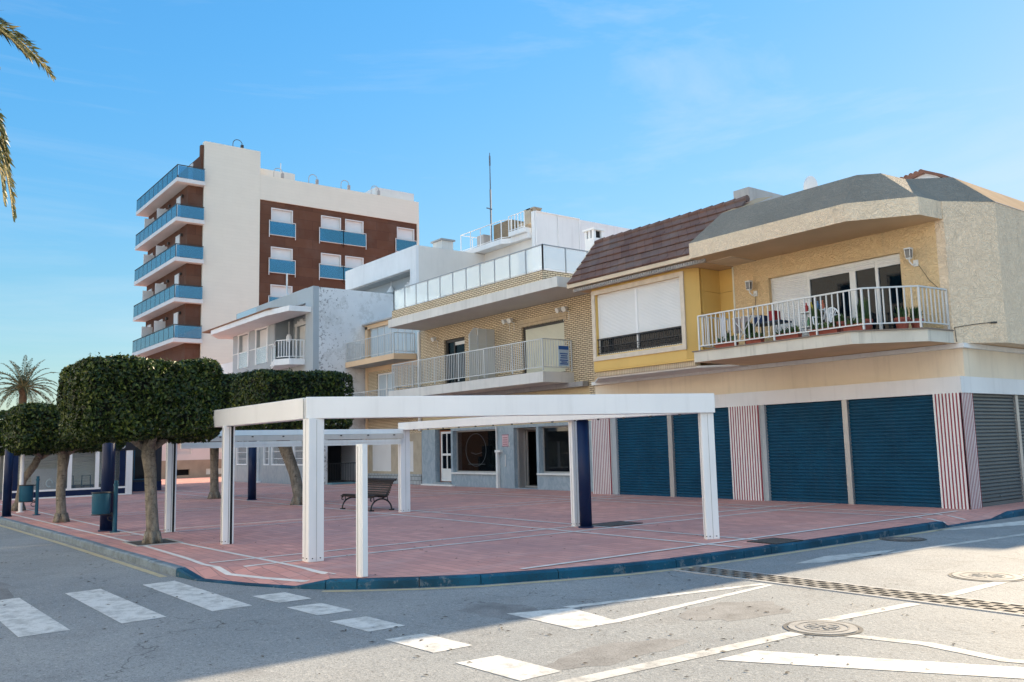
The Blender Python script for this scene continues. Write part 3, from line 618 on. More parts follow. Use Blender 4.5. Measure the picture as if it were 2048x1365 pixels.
# ground floor
m = MB(); m.box(-23.1, XR, 21.5, 22.0, 3.17, 3.86); m.box(XR - .3, XR, 22.0, 42, 3.17, 3.86)
m.box(-23.1, XR - .1, 21.62, 22.0, 0, 3.17); m.box(XR - .45, XR - .15, 22.0, 42, 0, 3.17); m.build('wall', CREAM, A)
m = MB(); m.box(-23.1, -17.3, 21.26, 21.5, 2.77, 3.17); m.box(-17.295, -9.98, 21.26, 21.5, 2.77, 3.17); m.box(-10.2, -9.98, 21.5, 42, 2.77, 3.17); m.build('fascia_band', FASCIA, A)
def striped(x0, x1, y, side=None):
    m = MB(); n = round((x1 - x0) / .088); p = (x1 - x0) / n
    m.box(x0, x1 - (.031 if side else 0), y + .03, y + .32, 0, 2.77, 0)
    for i in range(n):
        a = x0 + p * i
        m.box(a, a + p * .52, y, y + .03, 0, 2.77, 0); m.box(a + p * .56, a + p - (.031 if side and i == n - 1 else 0), y + .003, y + .03, 0, 2.77, 1)
    if side:
        k = 8; q = (side - y) / k
        m.box(x1 - .3, x1 - .031, y + .32, side, 0, 2.77, 0)
        for i in range(k):
            a = y + q * i
            m.box(x1 - .03, x1, a + (.03 if i == 0 else 0), a + q * .36, 0, 2.77, 0); m.box(x1 - .03, x1 - .003, a + q * .36, a + q, 0, 2.77, 1)
    return m.build('striped_pillar', [WHITE_OLD, RED], A)
striped(-23.11, -22.17, 21.24); striped(-16.95, -15.87, 21.24); striped(-10.68, -10.0, 21.24, 21.86)
m = MB(); m.box(-22.165, -21.92, 21.3, 21.6, 0, 2.77); m.build('jamb', GREYW, A)
m = MB(); m.box(-15.865, -15.7, 21.3, 21.6, 0, 2.77); m.build('jamb', GREYW, A)
m = MB(); m.box(-19.51, -19.33, 21.3, 21.5, 0, 2.77); m.build('shutter_post', ALU, A)
m = MB(); m.box(-13.2, -13.05, 21.3, 21.5, 0, 2.77); m.build('shutter_post', ALU, A)
m = MB(); m.box(-10.2, -10.06, 24.35, 24.5, 0, 2.77); m.build('shutter_post', ALU, A)
for a, b in ((-21.92, -19.51), (-19.33, -16.95), (-15.7, -13.2), (-13.05, -10.68)):
    m = MB().slats(a, b, 0.09, 2.77, 21.42, 0.088, 0.034); s = m.build('roller_shutter', SHUT_B, A)
    k = MB().box(a, b, 21.39, 21.43, 0, 0.09); k.box((a + b) / 2 - .05, (a + b) / 2 + .05, 21.375, 21.39, .03, .07); k.build('bottom_rail', SHUT_B, s)
for a, b in ((21.86, 24.35), (24.5, 27.2)):
    m = MB().slats(a, b, 0.09, 2.77, -10.13, 0.088, 0.026, 'X'); s = m.build('roller_shutter', SHUT_G, A)
    s['label'] = 'dark grey roller shutter in the side street'
    k = MB().box(-10.14, -10.1, a, b, 0, 0.09); k.box(-10.1, -10.085, (a + b) / 2 - .05, (a + b) / 2 + .05, .2, .24); k.build('bottom_rail', SHUT_G, s)
m = MB(); m.box(-23.1, XR + .12, 21.32, 21.5, 3.86, 3.97); m.box(XR - .1, XR + .12, 21.5, 42, 3.86, 3.97); m.build('ledge', WHITE_OLD, A)
# upper floor
CH = [(-10.03, 21.2), (-9.32, 22.42)]
W0, W1, WZ0, WZ1 = -15.22, -11.21, 4.3, 6.44
m = MB(); m.wallY(-16.45, -10.25, 4.28, 7.5, 21.2, 21.45, [(W0, W1, WZ0, WZ1)]); m.build('upper_wall', STUCCO, A)
m = MB(); m.prism([(-10.25, 21.2), CH[0], CH[1], (-9.32, 42), (-9.7, 42), (-9.7, 22.5), (-10.25, 21.5)], 3.97, 7.5); m.build('corner_wall', STUCCO_G, A)
m = MB(); m.prism([(-23.1, 21.5), (-10.3, 21.5), (-9.75, 22.5), (-9.75, 42), (-23.1, 42)], 3.98, 4.2); m.build('floor_slab', SOFFIT, A)
# brown room behind the window
m = MB(); m.box(W0 - .1, W1 + .1, 24.4, 24.5, 4.2, 6.6); m.box(W0 - .1, W0, 21.5, 24.4, 4.2, 6.6); m.box(W1, W1 + .1, 21.5, 24.4, 4.2, 6.6); m.box(W0 - .1, W1 + .1, 21.5, 24.5, 6.6, 6.7); m.build('room', M('room_brown', (0.035, 0.03, 0.026), 0.9), A)
wn = MB(); y0, y1 = 21.33, 21.4
wn.box(W0, W1, y0, y1, WZ0, WZ0 + .06); wn.box(W0, W1, y0, y1, WZ1 - .07, WZ1)
for x, w_ in ((W0, .05), (-14.02, .07), (-12.72, .17), (-11.98, .08), (W1 - .05, .05)): wn.box(x, x + w_, y0, y1, WZ0 + .06, WZ1 - .07)
wn = wn.build('window', WHITE_OLD, A)
MB().slats(W0 + .05, -14.02, WZ0 + .06, WZ1 - .07, 21.345, .055, .014).build('blind', BLIND, wn)
MB().slats(-13.95, -11.98, 6.2, WZ1 - .07, 21.335, .055, .014).build('blind', BLIND, wn)
MB().slats(-11.9, W1 - .05, 6.17, WZ1 - .07, 21.335, .055, .014).build('blind', BLIND, wn)
MB().box(-13.95, W1 - .05, 21.375, 21.385, WZ0 + .06, 6.25).build('pane', GL_DARK, wn)
cu = MB()
for i in range(14):
    x = -13.9 + i * .045; cu.quad((x, 21.55 + .03 * (i % 2), 4.4), (x + .045, 21.55 + .03 * ((i + 1) % 2), 4.4), (x + .045, 21.55 + .03 * ((i + 1) % 2), 6.1), (x, 21.55 + .03 * (i % 2), 6.1))
cu.build('curtain', M('curtain', (0.20, 0.19, 0.14), 0.9), wn)
# wall lamps
LAMPG = M('lamp_pane', (0.16, 0.155, 0.145), 0.25, 0.1, 6, 0, 10)
def lamp(x, z):
    l = MB(); l.box(x - .06, x + .06, 21.17, 21.2, z - .3, z - .14); l.tube([(x, 21.18, z - .22), (x - .02, 21.05, z - .28), (x - .05, 20.98, z - .2), (x - .05, 20.96, z - .12)], .018, 8)
    l.box(x - .13, x + .03, 20.88, 21.04, z + .12, z + .15); l.box(x - .1, x, 20.91, 21.01, z - .13, z - .1)
    for a, b in ((-.12, 20.89), (.02, 20.89), (-.12, 21.03), (.02, 21.03)): l.bar((x + a * .8 - .01, 20.96 + (b - 20.96) * .7, z - .1), (x + a, b, z + .12), .014)
    o = l.build('wall_lamp', WHITE_OLD, A)
    MB().prism([(x - .11, 20.9), (x + .01, 20.9), (x + .01, 21.02), (x - .11, 21.02)], z - .09, z + .11).build('lamp_glass', LAMPG, o)
lamp(-15.68, 6.28); lamp(-10.8, 6.3)
cb = MB(); cb.tube([(-15.66, 21.19, 6.1), (-15.72, 21.19, 5.7), (-15.95, 21.19, 5.35)], .007, 5); cb.tube([(-10.75, 21.19, 6.05), (-10.5, 21.19, 5.6), (-10.22, 21.19, 5.28)], .006, 5)
cb.tube([(-9.99, 21.25, 4.0), (-10.0, 21.23, 4.35), (-9.75, 21.66, 4.42), (-9.5, 22.09, 4.47)], .009, 5); cb.tube([(-9.52, 22.06, 4.46), (-9.44, 22.2, 4.47)], .025, 6); cb.build('cable', DARK, A)
# balcony
SL = [(-16.2, 18.92), (-11.35, 18.92), (-10.12, 20.15), (-10.03, 21.2), (-16.2, 21.2)]
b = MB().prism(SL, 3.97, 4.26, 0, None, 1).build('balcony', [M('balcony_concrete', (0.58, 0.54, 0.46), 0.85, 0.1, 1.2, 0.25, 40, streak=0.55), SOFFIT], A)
MB().prism([(-16.24, 18.88), (-11.33, 18.88), (-10.08, 20.13), (-10.0, 21.19), (-16.24, 21.19)], 4.262, 4.29).build('coping', M('coping', (0.2, 0.16, 0.13), 0.8), b)
def railing(pts, z0, z1, sp, name, mat, parent, post=1.6, rb=.022, top=.05, zf=None, skip_last=False):
    m = MB()
    for si, (p, q) in enumerate(zip(pts, pts[1:])):
        L = math.dist(p, q)
        if L < .05: continue
        m.bar((*p, z1), (*q, z1), top, .035); m.bar((*p, z0 + .08), (*q, z0 + .08), .03, .03)
        n = max(1, round(L / sp)); np_ = max(1, round(L / post)); 
        for i in range(1 if si else 0, n + 1):
            f = i / n; x, y = p[0] + (q[0] - p[0]) * f, p[1] + (q[1] - p[1]) * f
            isp = any(abs(f - k / np_) < .5 / n for k in range(np_ + 1))
            w_ = .042 if isp else rb
            m.box(x - w_ / 2, x + w_ / 2, y - w_ / 2, y + w_ / 2, z0 - (.05 if isp else -.09), z1)
    return m.build(name, mat, parent)
railing([(-16.12, 20.4), (-16.12, 19.08), (-11.1, 19.08), (-10.2, 20.02), (-10.1, 21.15)], 4.35, 5.29, .155, 'railing', STEEL, b, 1.25, .026)
# bay window
BY = [(-21.5, 20.0), (-17.42, 20.0), (-17.06, 20.34), (-17.06, 21.3), (-21.5, 21.3)]
b = MB(); bx0, bx1, bz0, bz1 = -21.32, -17.5, 4.7, 6.78
b.wallY(-21.5, -17.42, 4.22, 7.0, 20.0, 20.2, [(bx0, bx1, bz0, bz1)])
b.prism([(-17.42, 20.0), (-17.06, 20.34), (-17.26, 20.44), (-17.42, 20.2)], 4.22, 7.0)
for k, z in enumerate((4.22, 4.9, 5.6, 6.3)):
    z1_ = min(z + .69, 7.0); b.box(-17.26, -17.06, 20.44 if True else 0, 21.3, z, z1_); b.box(-17.06, -16.5, 21.28, 21.4, z, z1_)
b.box(-21.5, -21.3, 20.2, 22.1, 4.22, 7.0); b.box(-21.5, -17.06, 20.01, 21.3, 4.16, 4.22)
bay = b.build('bay', YELLOW, A)
MB().box(-16.5, -16.44, 21.19, 21.3, 4.28, 7.0).build('downpipe', BLIND_C, A)
fr = MB().frameY(-21.49, -17.36 - .02, 4.52, 6.92, 19.96, 20.0, .15).build('window_surround', TRAV, bay)
wn = MB(); wn.frameY(bx0, bx1, bz0, bz1, 20.1, 20.17, .05); wn.box(-19.56, -19.47, 20.09, 20.17, bz0 + .05, bz1 - .05); wn = wn.build('window', WHITE, bay)
for a, c in ((bx0 + .05, -19.56), (-19.47, bx1 - .05)):
    MB().slats(a, c, 5.28, bz1 - .05, 20.12, .045, .01).build('blind', BLIND, wn); MB().box(a, c, 20.14, 20.15, bz0 + .05, 5.28).build('pane', GL_DARK, wn)
gr = MB(); gr.box(bx0, bx1, 20.02, 20.05, 5.22, 5.26); gr.box(bx0, bx1, 20.02, 20.05, 4.76, 4.79); gr.box(bx0, bx1, 20.025, 20.045, 4.98, 5.0)
for i in range(39):
    x = bx0 + .04 + (bx1 - bx0 - .08) * i / 38; gr.box(x - .008, x + .008, 20.03, 20.045, 4.72, 5.24)
    if i % 2 == 0: gr.tube([(x + .1 + .05 * math.cos(a), 20.035, 4.88 + .06 * math.sin(a)) for a in [k * math.pi / 5 for k in range(11)]], .008, 5, caps=False)
gr.build('window_grille', IRON, bay)
MB().box(-21.5, -17.15, 20.06, 20.3, 4.0, 4.16).build('brick_course', BRICK_V, A)
MB().prism([(-21.45, 20.12), (-17.1, 20.12), (-16.2, 20.9), (-16.2, 21.4), (-23.0, 21.4)], 3.94, 4.0).build('soffit', CONCR, A)
# tiled mansard over the bay
yE, zE, yT, zT = 19.55, 7.24, 20.93, 8.86
m = MB(); n = 6
for i in range(n):
    f0, f1 = i / n, (i + 1) / n + .02; xr0, xr1 = -16.3, -15.9
    a = Vector((0, yE + (yT - yE) * f0, zE + (zT - zE) * f0)); c = Vector((0, yE + (yT - yE) * f1, zE + (zT - zE) * f1)); nn = Vector((0, -(zT - zE), yT - yE)).normalized()
    lo = nn * .07; hi = nn * .015
    P = [a + nn * .0, a + lo, c + hi, c - nn * .02]
    X0, X1 = -22.2, -15.6 if f0 > .5 else -16.35
    k = 18; 
    for j in range(k):
        xa, xb = X0 + (X1 - X0) * j / k, X0 + (X1 - X0) * (j + 1) / k - .006; dz = rng.uniform(-.006, .008)
        m.hexa([(xa, P[0].y, P[0].z), (xb, P[0].y, P[0].z), (xb, P[3].y, P[3].z), (xa, P[3].y, P[3].z), (xa, P[1].y, P[1].z + dz), (xb, P[1].y, P[1].z + dz), (xb, P[2].y, P[2].z + dz), (xa, P[2].y, P[2].z + dz)])
for j in range(15):
    x = -22.2 + j * .44; m.tube([(x, yT + .02, zT + .03), (x + .45, yT + .02, zT + .045)], [.095, .11], 8)
m.build('tiled_roof', TILE, A)
m = MB(); m.box(-22.2, -16.35, yE - .03, yE + .5, 7.1, 7.22); m.prism([(-22.2, yE + .5), (-15.6, yE + .5), (-15.6, 23), (-22.2, 23)], 7.03, 7.1)
m.hexa([(-22.26, yE, 7.1), (-22.2, yE, 7.1), (-22.2, 22.5, 7.1), (-22.26, 22.5, 7.1), (-22.26, yE, 7.3), (-22.2, yE, 7.3), (-22.2, yT, zT + .05), (-22.26, yT, zT + .05)]); m.build('eave', M('eave_cream', (0.62, 0.5, 0.36), 0.75), A)
m = MB(); m.box(-22.05, -16.3, yE + .1, yE + .2, 6.96, 7.07)
for i in range(60): m.box(-22.0 + i * .097, -21.94 + i * .097, yE + .075, yE + .1, 6.98, 7.06)
m.build('gutter', CONCR_G, A)
MB().box(-22.0, -16.52, 19.8, 21.6, 7.002, 7.028).build('soffit', SOFFIT, A)
# grey mansard canopy
b0 = [(-16.5, 19.28), (-11.5, 19.28), (-10.14, 20.25), (-10.05, 21.2)]
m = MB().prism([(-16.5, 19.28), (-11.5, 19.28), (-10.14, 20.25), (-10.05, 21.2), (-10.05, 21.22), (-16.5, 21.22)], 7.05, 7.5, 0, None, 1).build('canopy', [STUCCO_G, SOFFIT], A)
t0 = [(-16.1, 20.36), (-11.73, 20.36), (-11.3, 20.76), (-11.2, 21.9)]
m = MB()
for i in range(3):
    m.quad((*b0[i], 7.5), (*b0[i + 1], 7.5), (*t0[i + 1], 8.48), (*t0[i], 8.48))
m.poly([(-16.5, 19.28, 7.5), (-16.1, 20.36, 8.48), (-15.6, 21.4, 8.98), (-16.5, 21.4, 7.5)])
b1 = [(-10.05, 21.2), (-9.3, 22.42)]; t1 = [(-11.25, 21.75), (-10.42, 22.72)]
m.quad((*b1[0], 7.5), (*b1[1], 7.5), (*t1[1], 8.48), (*t1[0], 8.48)); m.quad((*b0[3], 7.5), (*t1[0], 8.48), (*t0[2], 8.48), (*t0[2], 8.46))
m.build('mansard', STUCCO_D, A)
m = MB(); m.quad((*b1[1], 7.5), (-9.3, 42, 7.5), (-10.42, 42, 8.48), (*t1[1], 8.48))
m.poly([(-16.1, 20.36, 8.48), (-14.8, 20.36, 8.49), (-15.0, 21.4, 8.9), (-15.6, 21.4, 8.98)]); m.build('parapet_slope', M('slope_cream', (0.46, 0.34, 0.23), 1.0, 0.12, 1, 0.1, 30, spec=0.0), A)
MB().prism([(-23, 21.6), (-16, 21.6), (-15.6, 20.5), (-11.6, 20.5), (-10.6, 22.7), (-10.6, 42), (-23, 42)], 7.55, 8.3).build('flat_roof', CONCR, A)
m = MB().box(-16.9, -16.3, 22.0, 25.5, 8.2, 9.62); m.build('roof_parapet_block', [CONCR_G], A)
m = MB(); m.cyl(-18.3, 22.0, 8.4, 9.18, .17, 14); m.cyl(-18.3, 22.0, 9.2, 9.26, .24, 14); m.build('vent_pipe', CONCR_G, A)
d = MB(); cx, cy, cz = -13.87, 21.5, 8.88
for i in range(5):
    for j in range(20):
        a, c = j * math.pi / 10, (j + 1) * math.pi / 10; q = [(i / 5, a), ((i + 1) / 5, a), ((i + 1) / 5, c), (i / 5, c)]
        if i == 0: q = q[1:] + [q[0]]
        d.quad(*[(cx + .05 + r_ * .17 * math.cos(t) + .12 * (1 - r_ * r_) * -.4, cy - .12 * (1 - r_ * r_) + .1 * r_ * math.cos(t), cz + r_ * .34 * math.sin(t)) for r_, t in q])
d = d.build('satellite_dish', M('dish_grey', (0.62, 0.62, 0.62), 0.4, 0.03), A, smooth=True)
MB().tube([(cx + .05, cy + .05, 8.3), (cx + .05, cy + .05, 8.85), (cx, cy - .2, 8.75)], .02, 6).build('dish_mount', STEEL, d)
# little tiled roof of the house behind
H = thing('rear_house', 'small white gable with a red tiled roof peeping over the grey mansard', 'house', (-14.0, 28, 0))
m = MB(); m.prism([(-15.2, 28), (-13.25, 28), (-13.25, 31), (-15.2, 31)], 0, 10.15); m.poly([(-15.2, 28, 10.15), (-13.25, 28, 10.15), (-13.72, 28, 10.5)][::1]); m.build('wall', WHITEW, H)
m = MB()
for i in range(9):
    x = -15.15 + i * .17; z = 10.3 + .02 * i; m.tube([(x, 27.85, z), (x, 31, z + .05)], .09, 8)
m.hexa([(-15.25, 27.85, 10.1), (-13.7, 27.85, 10.4), (-13.7, 31, 10.4), (-15.25, 31, 10.1), (-15.25, 27.85, 10.2), (-13.7, 27.85, 10.5), (-13.7, 31, 10.5), (-15.25, 31, 10.2)])
m.hexa([(-13.7, 27.85, 10.4), (-13.1, 27.85, 10.1), (-13.1, 31, 10.1), (-13.7, 31, 10.4), (-13.7, 27.85, 10.5), (-13.1, 27.85, 10.2), (-13.1, 31, 10.2), (-13.7, 31, 10.5)])
m.build('roof', M('roof_red', (0.2, 0.09, 0.06), 0.8, 0.2, 5), H)
H = thing('side_street_house', 'grey roofed house showing at the right edge behind the corner building', 'house', (-11, 44, 0))
MB().box(-16, -9.0, 43, 60, 0, 9.5).build('wall', CREAM, H)
m = MB().prism([(-16.3, 42.6), (-8.8, 42.6), (-8.8, 60), (-16.3, 60)], 9.5, 9.9); m.hexa([(-16.3, 42.6, 9.9), (-8.8, 42.6, 9.9), (-8.8, 60, 9.9), (-16.3, 60, 9.9), (-13, 45, 11.2), (-12.5, 45, 11.2), (-12.5, 58, 11.2), (-13, 58, 11.2)]); m.build('roof', STUCCO_D, H)
# ---- things standing on the balcony
def planter(x, y, L, label, rot=0):
    t = thing('planter_box', label, 'planter box', (x, y, 4.29), 'terracotta planter boxes along the balcony railing')
    m = MB(); hw = L / 2
    m.hexa([(x - hw + .02, y - .07, 4.29), (x + hw - .02, y - .07, 4.29), (x + hw - .02, y + .07, 4.29), (x - hw + .02, y + .07, 4.29), (x - hw, y - .09, 4.47), (x + hw, y - .09, 4.47), (x + hw, y + .09, 4.47), (x - hw, y + .09, 4.47)])
    m.box(x - hw - .01, x + hw + .01, y - .1, y + .1, 4.45, 4.475); m.build('box', TERRA, t)
    tuft(x, y, 4.47, L, t)
def tuft(x, y, z, L, t, n=60, h=.2):
    m = MB()
    for i in range(n):
        px, py = x + rng.uniform(-L / 2, L / 2), y + rng.uniform(-.08, .08); a = rng.uniform(0, 6.28); hh = rng.uniform(.3, 1) * h; l = .035
        c, s_ = math.cos(a) * l, math.sin(a) * l; tx, ty = px + rng.uniform(-.08, .08), py + rng.uniform(-.08, .08)
        m.quad((px, py, z - .01), (px + c, py + s_, z + hh * .5), (tx, ty, z + hh), (px - c, py - s_, z + hh * .45))
    m.build('plants', PLANT, t)
pos = ((-15.3, .7, 'terracotta planter box nearest the yellow bay'), (-14.35, .5, 'short terracotta planter next to the one by the bay'), (-13.3, .7, 'terracotta planter below the half closed white blind'), (-12.25, .8, 'long terracotta planter in front of the glass door'), (-11.45, .5, 'terracotta planter at the bend of the railing'))
for x, L, lab in pos: planter(x, 19.25, L, lab)
def pot(x, y, r, h, label, ph=.3, n=60):
    t = thing('flower_pot', label, 'flower pot', (x, y, 4.29), 'round clay pots on the balcony')
    MB().tube([(x, y, 4.29), (x, y, 4.29 + h * .8), (x, y, 4.29 + h * .8), (x, y, 4.29 + h)], [r * .72, r * .95, r * 1.08, r * 1.08], 14).build('pot', TERRA, t)
    tuft(x, y, 4.29 + h, r * 1.4, t, n, ph)
pot(-12.15, 19.75, .2, .36, 'clay pot standing in front of the sliding glass door', .25)
pot(-11.5, 19.8, .19, .34, 'clay pot left of the railing corner', .2)
pot(-10.75, 20.2, .17, .32, 'clay pot with cactus at the right end of the balcony', .3)
pot(-10.62, 20.65, .15, .3, 'small clay pot against the stucco wall at the balcony end', .35)
pot(-15.8, 19.9, .16, .3, 'clay pot beside the yellow cladding', .35)
pot(-13.1, 20.2, .16, .3, 'clay pot with a tall dark shrub in front of the shelf', .7, 170)
pot(-11.9, 20.5, .17, .3, 'clay pot with a tall bushy plant against the right hand glass', .75, 190)
pot(-14.9, 19.75, .14, .26, 'small clay pot with dark leaves below the parasol', .5, 110)
# plastic chair, table, airing rack
t = thing('plastic_chair', 'white plastic garden chair with a fan back on the balcony', 'chair', (-12.75, 20.1, 4.29))
m = MB(); x, y, z = -12.75, 20.1, 4.29
m.box(x - .22, x + .22, y - .2, y + .22, z + .4, z + .43); m.build('seat', WHITE, t)
for a, c in ((-.2, -.18), (.2, -.18), (-.2, .2), (.2, .2)): MB().bar((x + a, y + c, z + .4), (x + a * 1.15, y + c * 1.15, z), .045).build('leg', WHITE, t)
m = MB()
for k in range(7):
    a = R(-36 + 12 * k); m.bar((x + .05 * math.sin(a), y + .2, z + .45), (x + .42 * math.sin(a) * .6, y + .3, z + .45 + .42 * math.cos(a)), .03, .015)
m.tube([(x + .26 * math.sin(R(a)), y + .3, z + .44 + .43 * math.cos(R(a))) for a in range(-70, 71, 14)], .02, 6); m.build('backrest', WHITE, t)
for s_ in (-1, 1): MB().tube([(x + .22 * s_, y - .2, z + .42), (x + .25 * s_, y - .18, z + .62), (x + .25 * s_, y + .25, z + .64)], .02, 6).build('armrest', WHITE, t)
t = thing('balcony_table', 'dark table loaded with odds and ends by the balcony window', 'table', (-14.6, 20.3, 4.29))
MB().box(-15.1, -14.1, 20.0, 20.6, 4.95, 5.0).build('top', M('table_dark', (0.03, 0.045, 0.075), .5), t)
for a in (-15.05, -14.15):
    for c in (20.05, 20.55): MB().box(a - .02, a + .02, c - .02, c + .02, 4.29, 4.95).build('leg', IRON, t)
for x, w_, h, c, lab in ((-14.9, .3, .22, 'navy', 'folded navy cloth bundle on the balcony table'), (-14.45, .22, .3, 'red', 'red box on the balcony table')):
    col = M('cloth_' + c, (0.02, 0.035, 0.09) if c == 'navy' else (0.3, 0.02, 0.02), .8)
    tag(MB().box(x - w_ / 2, x + w_ / 2, 20.15, 20.45, 5.0, 5.0 + h).build('storage_box', col, None, (x, 20.3, 5.0), bevel=.02), lab, 'box')
t = thing('storage_shelf', 'white shelf rack crowded with bottles under the half closed blind', 'shelf', (-13.4, 20.7, 4.29))
m = MB()
for z in (4.35, 4.75, 5.15): m.box(-13.8, -13.0, 20.5, 20.85, z, z + .03)
for a in (-13.8, -13.0):
    for c in (20.5, 20.85): m.box(a - .015, a + .015, c - .015, c + .015, 4.29, 5.2)
m.build('rack', WHITE_OLD, t)
for i, (x, z, c) in enumerate(((-13.65, 5.18, (0.3, .02, .02)), (-13.5, 5.18, (.5, .38, .05)), (-13.3, 5.18, (.05, .15, .3)), (-13.15, 5.18, (.4, .1, .05)), (-13.6, 4.78, (.05, .2, .1)), (-13.35, 4.78, (.5, .5, .5)))):
    tag(MB().tube([(x, 20.65, z), (x, 20.65, z + .16), (x, 20.65, z + .2), (x, 20.65, z + .26)], [.05, .05, .02, .02], 10).build('bottle', M('bottle_colour', c, .35), None, (x, 20.65, z)), 'small coloured bottle standing on the white balcony shelf', 'bottle', 'bottles on the balcony shelf')
t = thing('closed_parasol', 'furled pale parasol leaning at the left end of the balcony', 'parasol', (-15.6, 19.5, 4.29))
MB().tube([(-15.6, 19.5, 4.29), (-15.6, 19.52, 5.35)], .018, 8).build('pole', STEEL, t)
MB().tube([(-15.6, 19.51, 4.55), (-15.6, 19.515, 4.7), (-15.6, 19.52, 5.1), (-15.6, 19.52, 5.3)], [.07, .09, .06, .02], 9).build('canopy', M('parasol_cloth', (0.62, 0.6, 0.62), .9), t)
t = thing('garment_airer', 'folding clothes airer hung with pale laundry behind the railing', 'clothes airer', (-13.9 - 1.1, 19.7, 4.29))
m = MB()
for y in (19.55, 19.9):
    m.bar((-15.3, y, 4.29), (-14.6, y, 5.15), .02); m.bar((-14.6, y, 4.29), (-15.3, y, 5.15), .02); m.bar((-15.3, y, 5.15), (-14.6, y, 5.15), .014)
for i in range(6): m.bar((-15.3 + .14 * i, 19.55, 5.15), (-15.3 + .14 * i, 19.9, 5.15), .012)
m.build('frame', STEEL, t)
m = MB().box(-15.32, -15.26, 19.58, 19.88, 4.75, 5.16); m.box(-15.0, -14.95, 19.58, 19.88, 4.8, 5.16); m.build('laundry', M('laundry_pale', (0.6, 0.5, 0.48), .9), t)
# ------------------------------------------------------------------ brick apartment house
B = thing('brick_apartment_house', 'cream brick house with long concrete balconies, a glass roof terrace and marble shopfronts', 'building', (-30, 22, 0))
BL, BR, BY_ = -36.15, -23.12, 22.1
m = MB()
m.wallY(BL, BR, 4.5, 7.43, BY_, 22.4, [(-28.1, -25.4, 4.5, 6.64), (-34.0, -32.3, 4.5, 6.74)]); m.box(-24.05, BR, BY_, 22.4, 2.65, 4.1); m.box(-25.0, BR, BY_, 22.4, 4.1, 4.5); m.box(BL, BR, 22.4, 36, 4.1, 7.9) if False else None
m.box(BR - .3, BR, 22.4, 36, 2.65, 7.5); m.box(BL, BL + .3, 22.4, 36, 4.1, 7.5)
m.build('brick_wall', BRICK, B)
m = MB(); m.box(BL, -24.05, 22.15, 22.4, 2.62, 4.1); m.build('cream_band', M('band_cream', (0.60, 0.50, 0.31), .8, .08, .6, .08, 50, streak=.15), B)
MB().box(-28.3, -25.2, 22.07, 22.1, 6.64, 6.92).build('lintel_or_shade', BRICK_V, B)
MB().box(BL, BR, 22.4, 36, 7.43, 7.9).build('roof_slab', CONCR, B)
# balconies
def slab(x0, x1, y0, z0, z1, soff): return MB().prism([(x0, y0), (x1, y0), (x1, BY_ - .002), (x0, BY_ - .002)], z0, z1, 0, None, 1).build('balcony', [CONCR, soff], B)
lo = slab(-36.57, -24.9, 20.55, 4.1, 4.5, SOFF_G)
m = MB(); m.box(-36.3, -24.1, 21.8, 22.1, 3.92, 4.1); m.build('beam', CONCR_G, B)
railing([(-36.3, 22.05), (-36.3, 20.62), (-24.96, 20.62), (-24.96, 22.05)], 4.6, 5.74, .135, 'railing', STEEL, lo, 1.9, .022, .04)
hi = slab(-35.75, -23.4, 20.1, 7.43, 7.81, SOFF_G)
m = MB(); m.box(-35.45, -24.25, 20.14, 20.3, 7.81, 8.2); m.box(-24.41, -24.25, 20.3, 22.2, 7.81, 8.2); m.box(-35.45, -35.3, 20.3, 22.2, 7.81, 8.2); m.build('parapet', BRICK, hi)
gl = MB(); po = MB()
zb, zt = 8.22, 9.16
NP = 11
def gfence(p, q, n, z0=zb, z1=zt):
    for i in range(n):
        a = Vector(p).lerp(Vector(q), i / n); b_ = Vector(p).lerp(Vector(q), (i + 1) / n); d = (b_ - a).normalized()
        po.bar((*a, z0 - .02), (*a, z1 + .02), .045)
        gl.bar((*(a + d * .03), (z0 + z1) / 2 + .02), (*(b_ - d * .03), (z0 + z1) / 2 + .02), .012, z1 - z0 - .08)
    po.bar((*q, z0 - .02), (*q, z1 + .02), .045); po.bar((*p, z1 + .02), (*q, z1 + .02), .04)
gfence((-35.38, 20.22), (-24.33, 20.22), NP); gfence((-24.33, 20.22), (-24.33, 23.6), 3); gfence((-35.38, 20.22), (-35.38, 23.5), 2)
f_ = po.build('glass_railing', RAILD, hi); gl.build('pane', GL_ROOF, f_)
m = MB().hexa([(-30.2, 23.2, 8.0), (-24.5, 23.2, 8.0), (-24.5, 26, 8.0), (-30.2, 26, 8.0), (-30.2, 23.2, 8.15), (-24.5, 23.2, 8.15), (-24.9, 26, 9.2), (-29.2, 26, 9.2)]); m.build('lean_to_roof', TILE, B)
# upper doors
w_ = MB(); w_.frameY(-28.1, -25.4, 4.5, 6.64, 22.2, 22.3, .1); w_ = w_.build('terrace_window', DARK, B)
MB().slats(-28.0, -25.5, 4.6, 6.54, 22.24, .05, .012).build('blind', BLIND_C, w_)
w_ = MB(); w_.frameY(-34.0, -32.3, 4.5, 6.74, 22.2, 22.3, .12); w_.box(-33.35, -33.27, 22.21, 22.29, 4.62, 6.62); w_ = w_.build('balcony_door', DARK, B)
MB().box(-33.88, -32.42, 22.27, 22.28, 4.62, 6.62).build('pane', GL_DARK, w_)
MB().box(-33.25, -32.45, 22.22, 22.25, 6.45, 6.6).build('blind', BLIND, w_)
MB().box(BL + .3, BR - .3, 23.0, 23.1, 4.5, 7.4).build('inner_wall', BLACK, B)
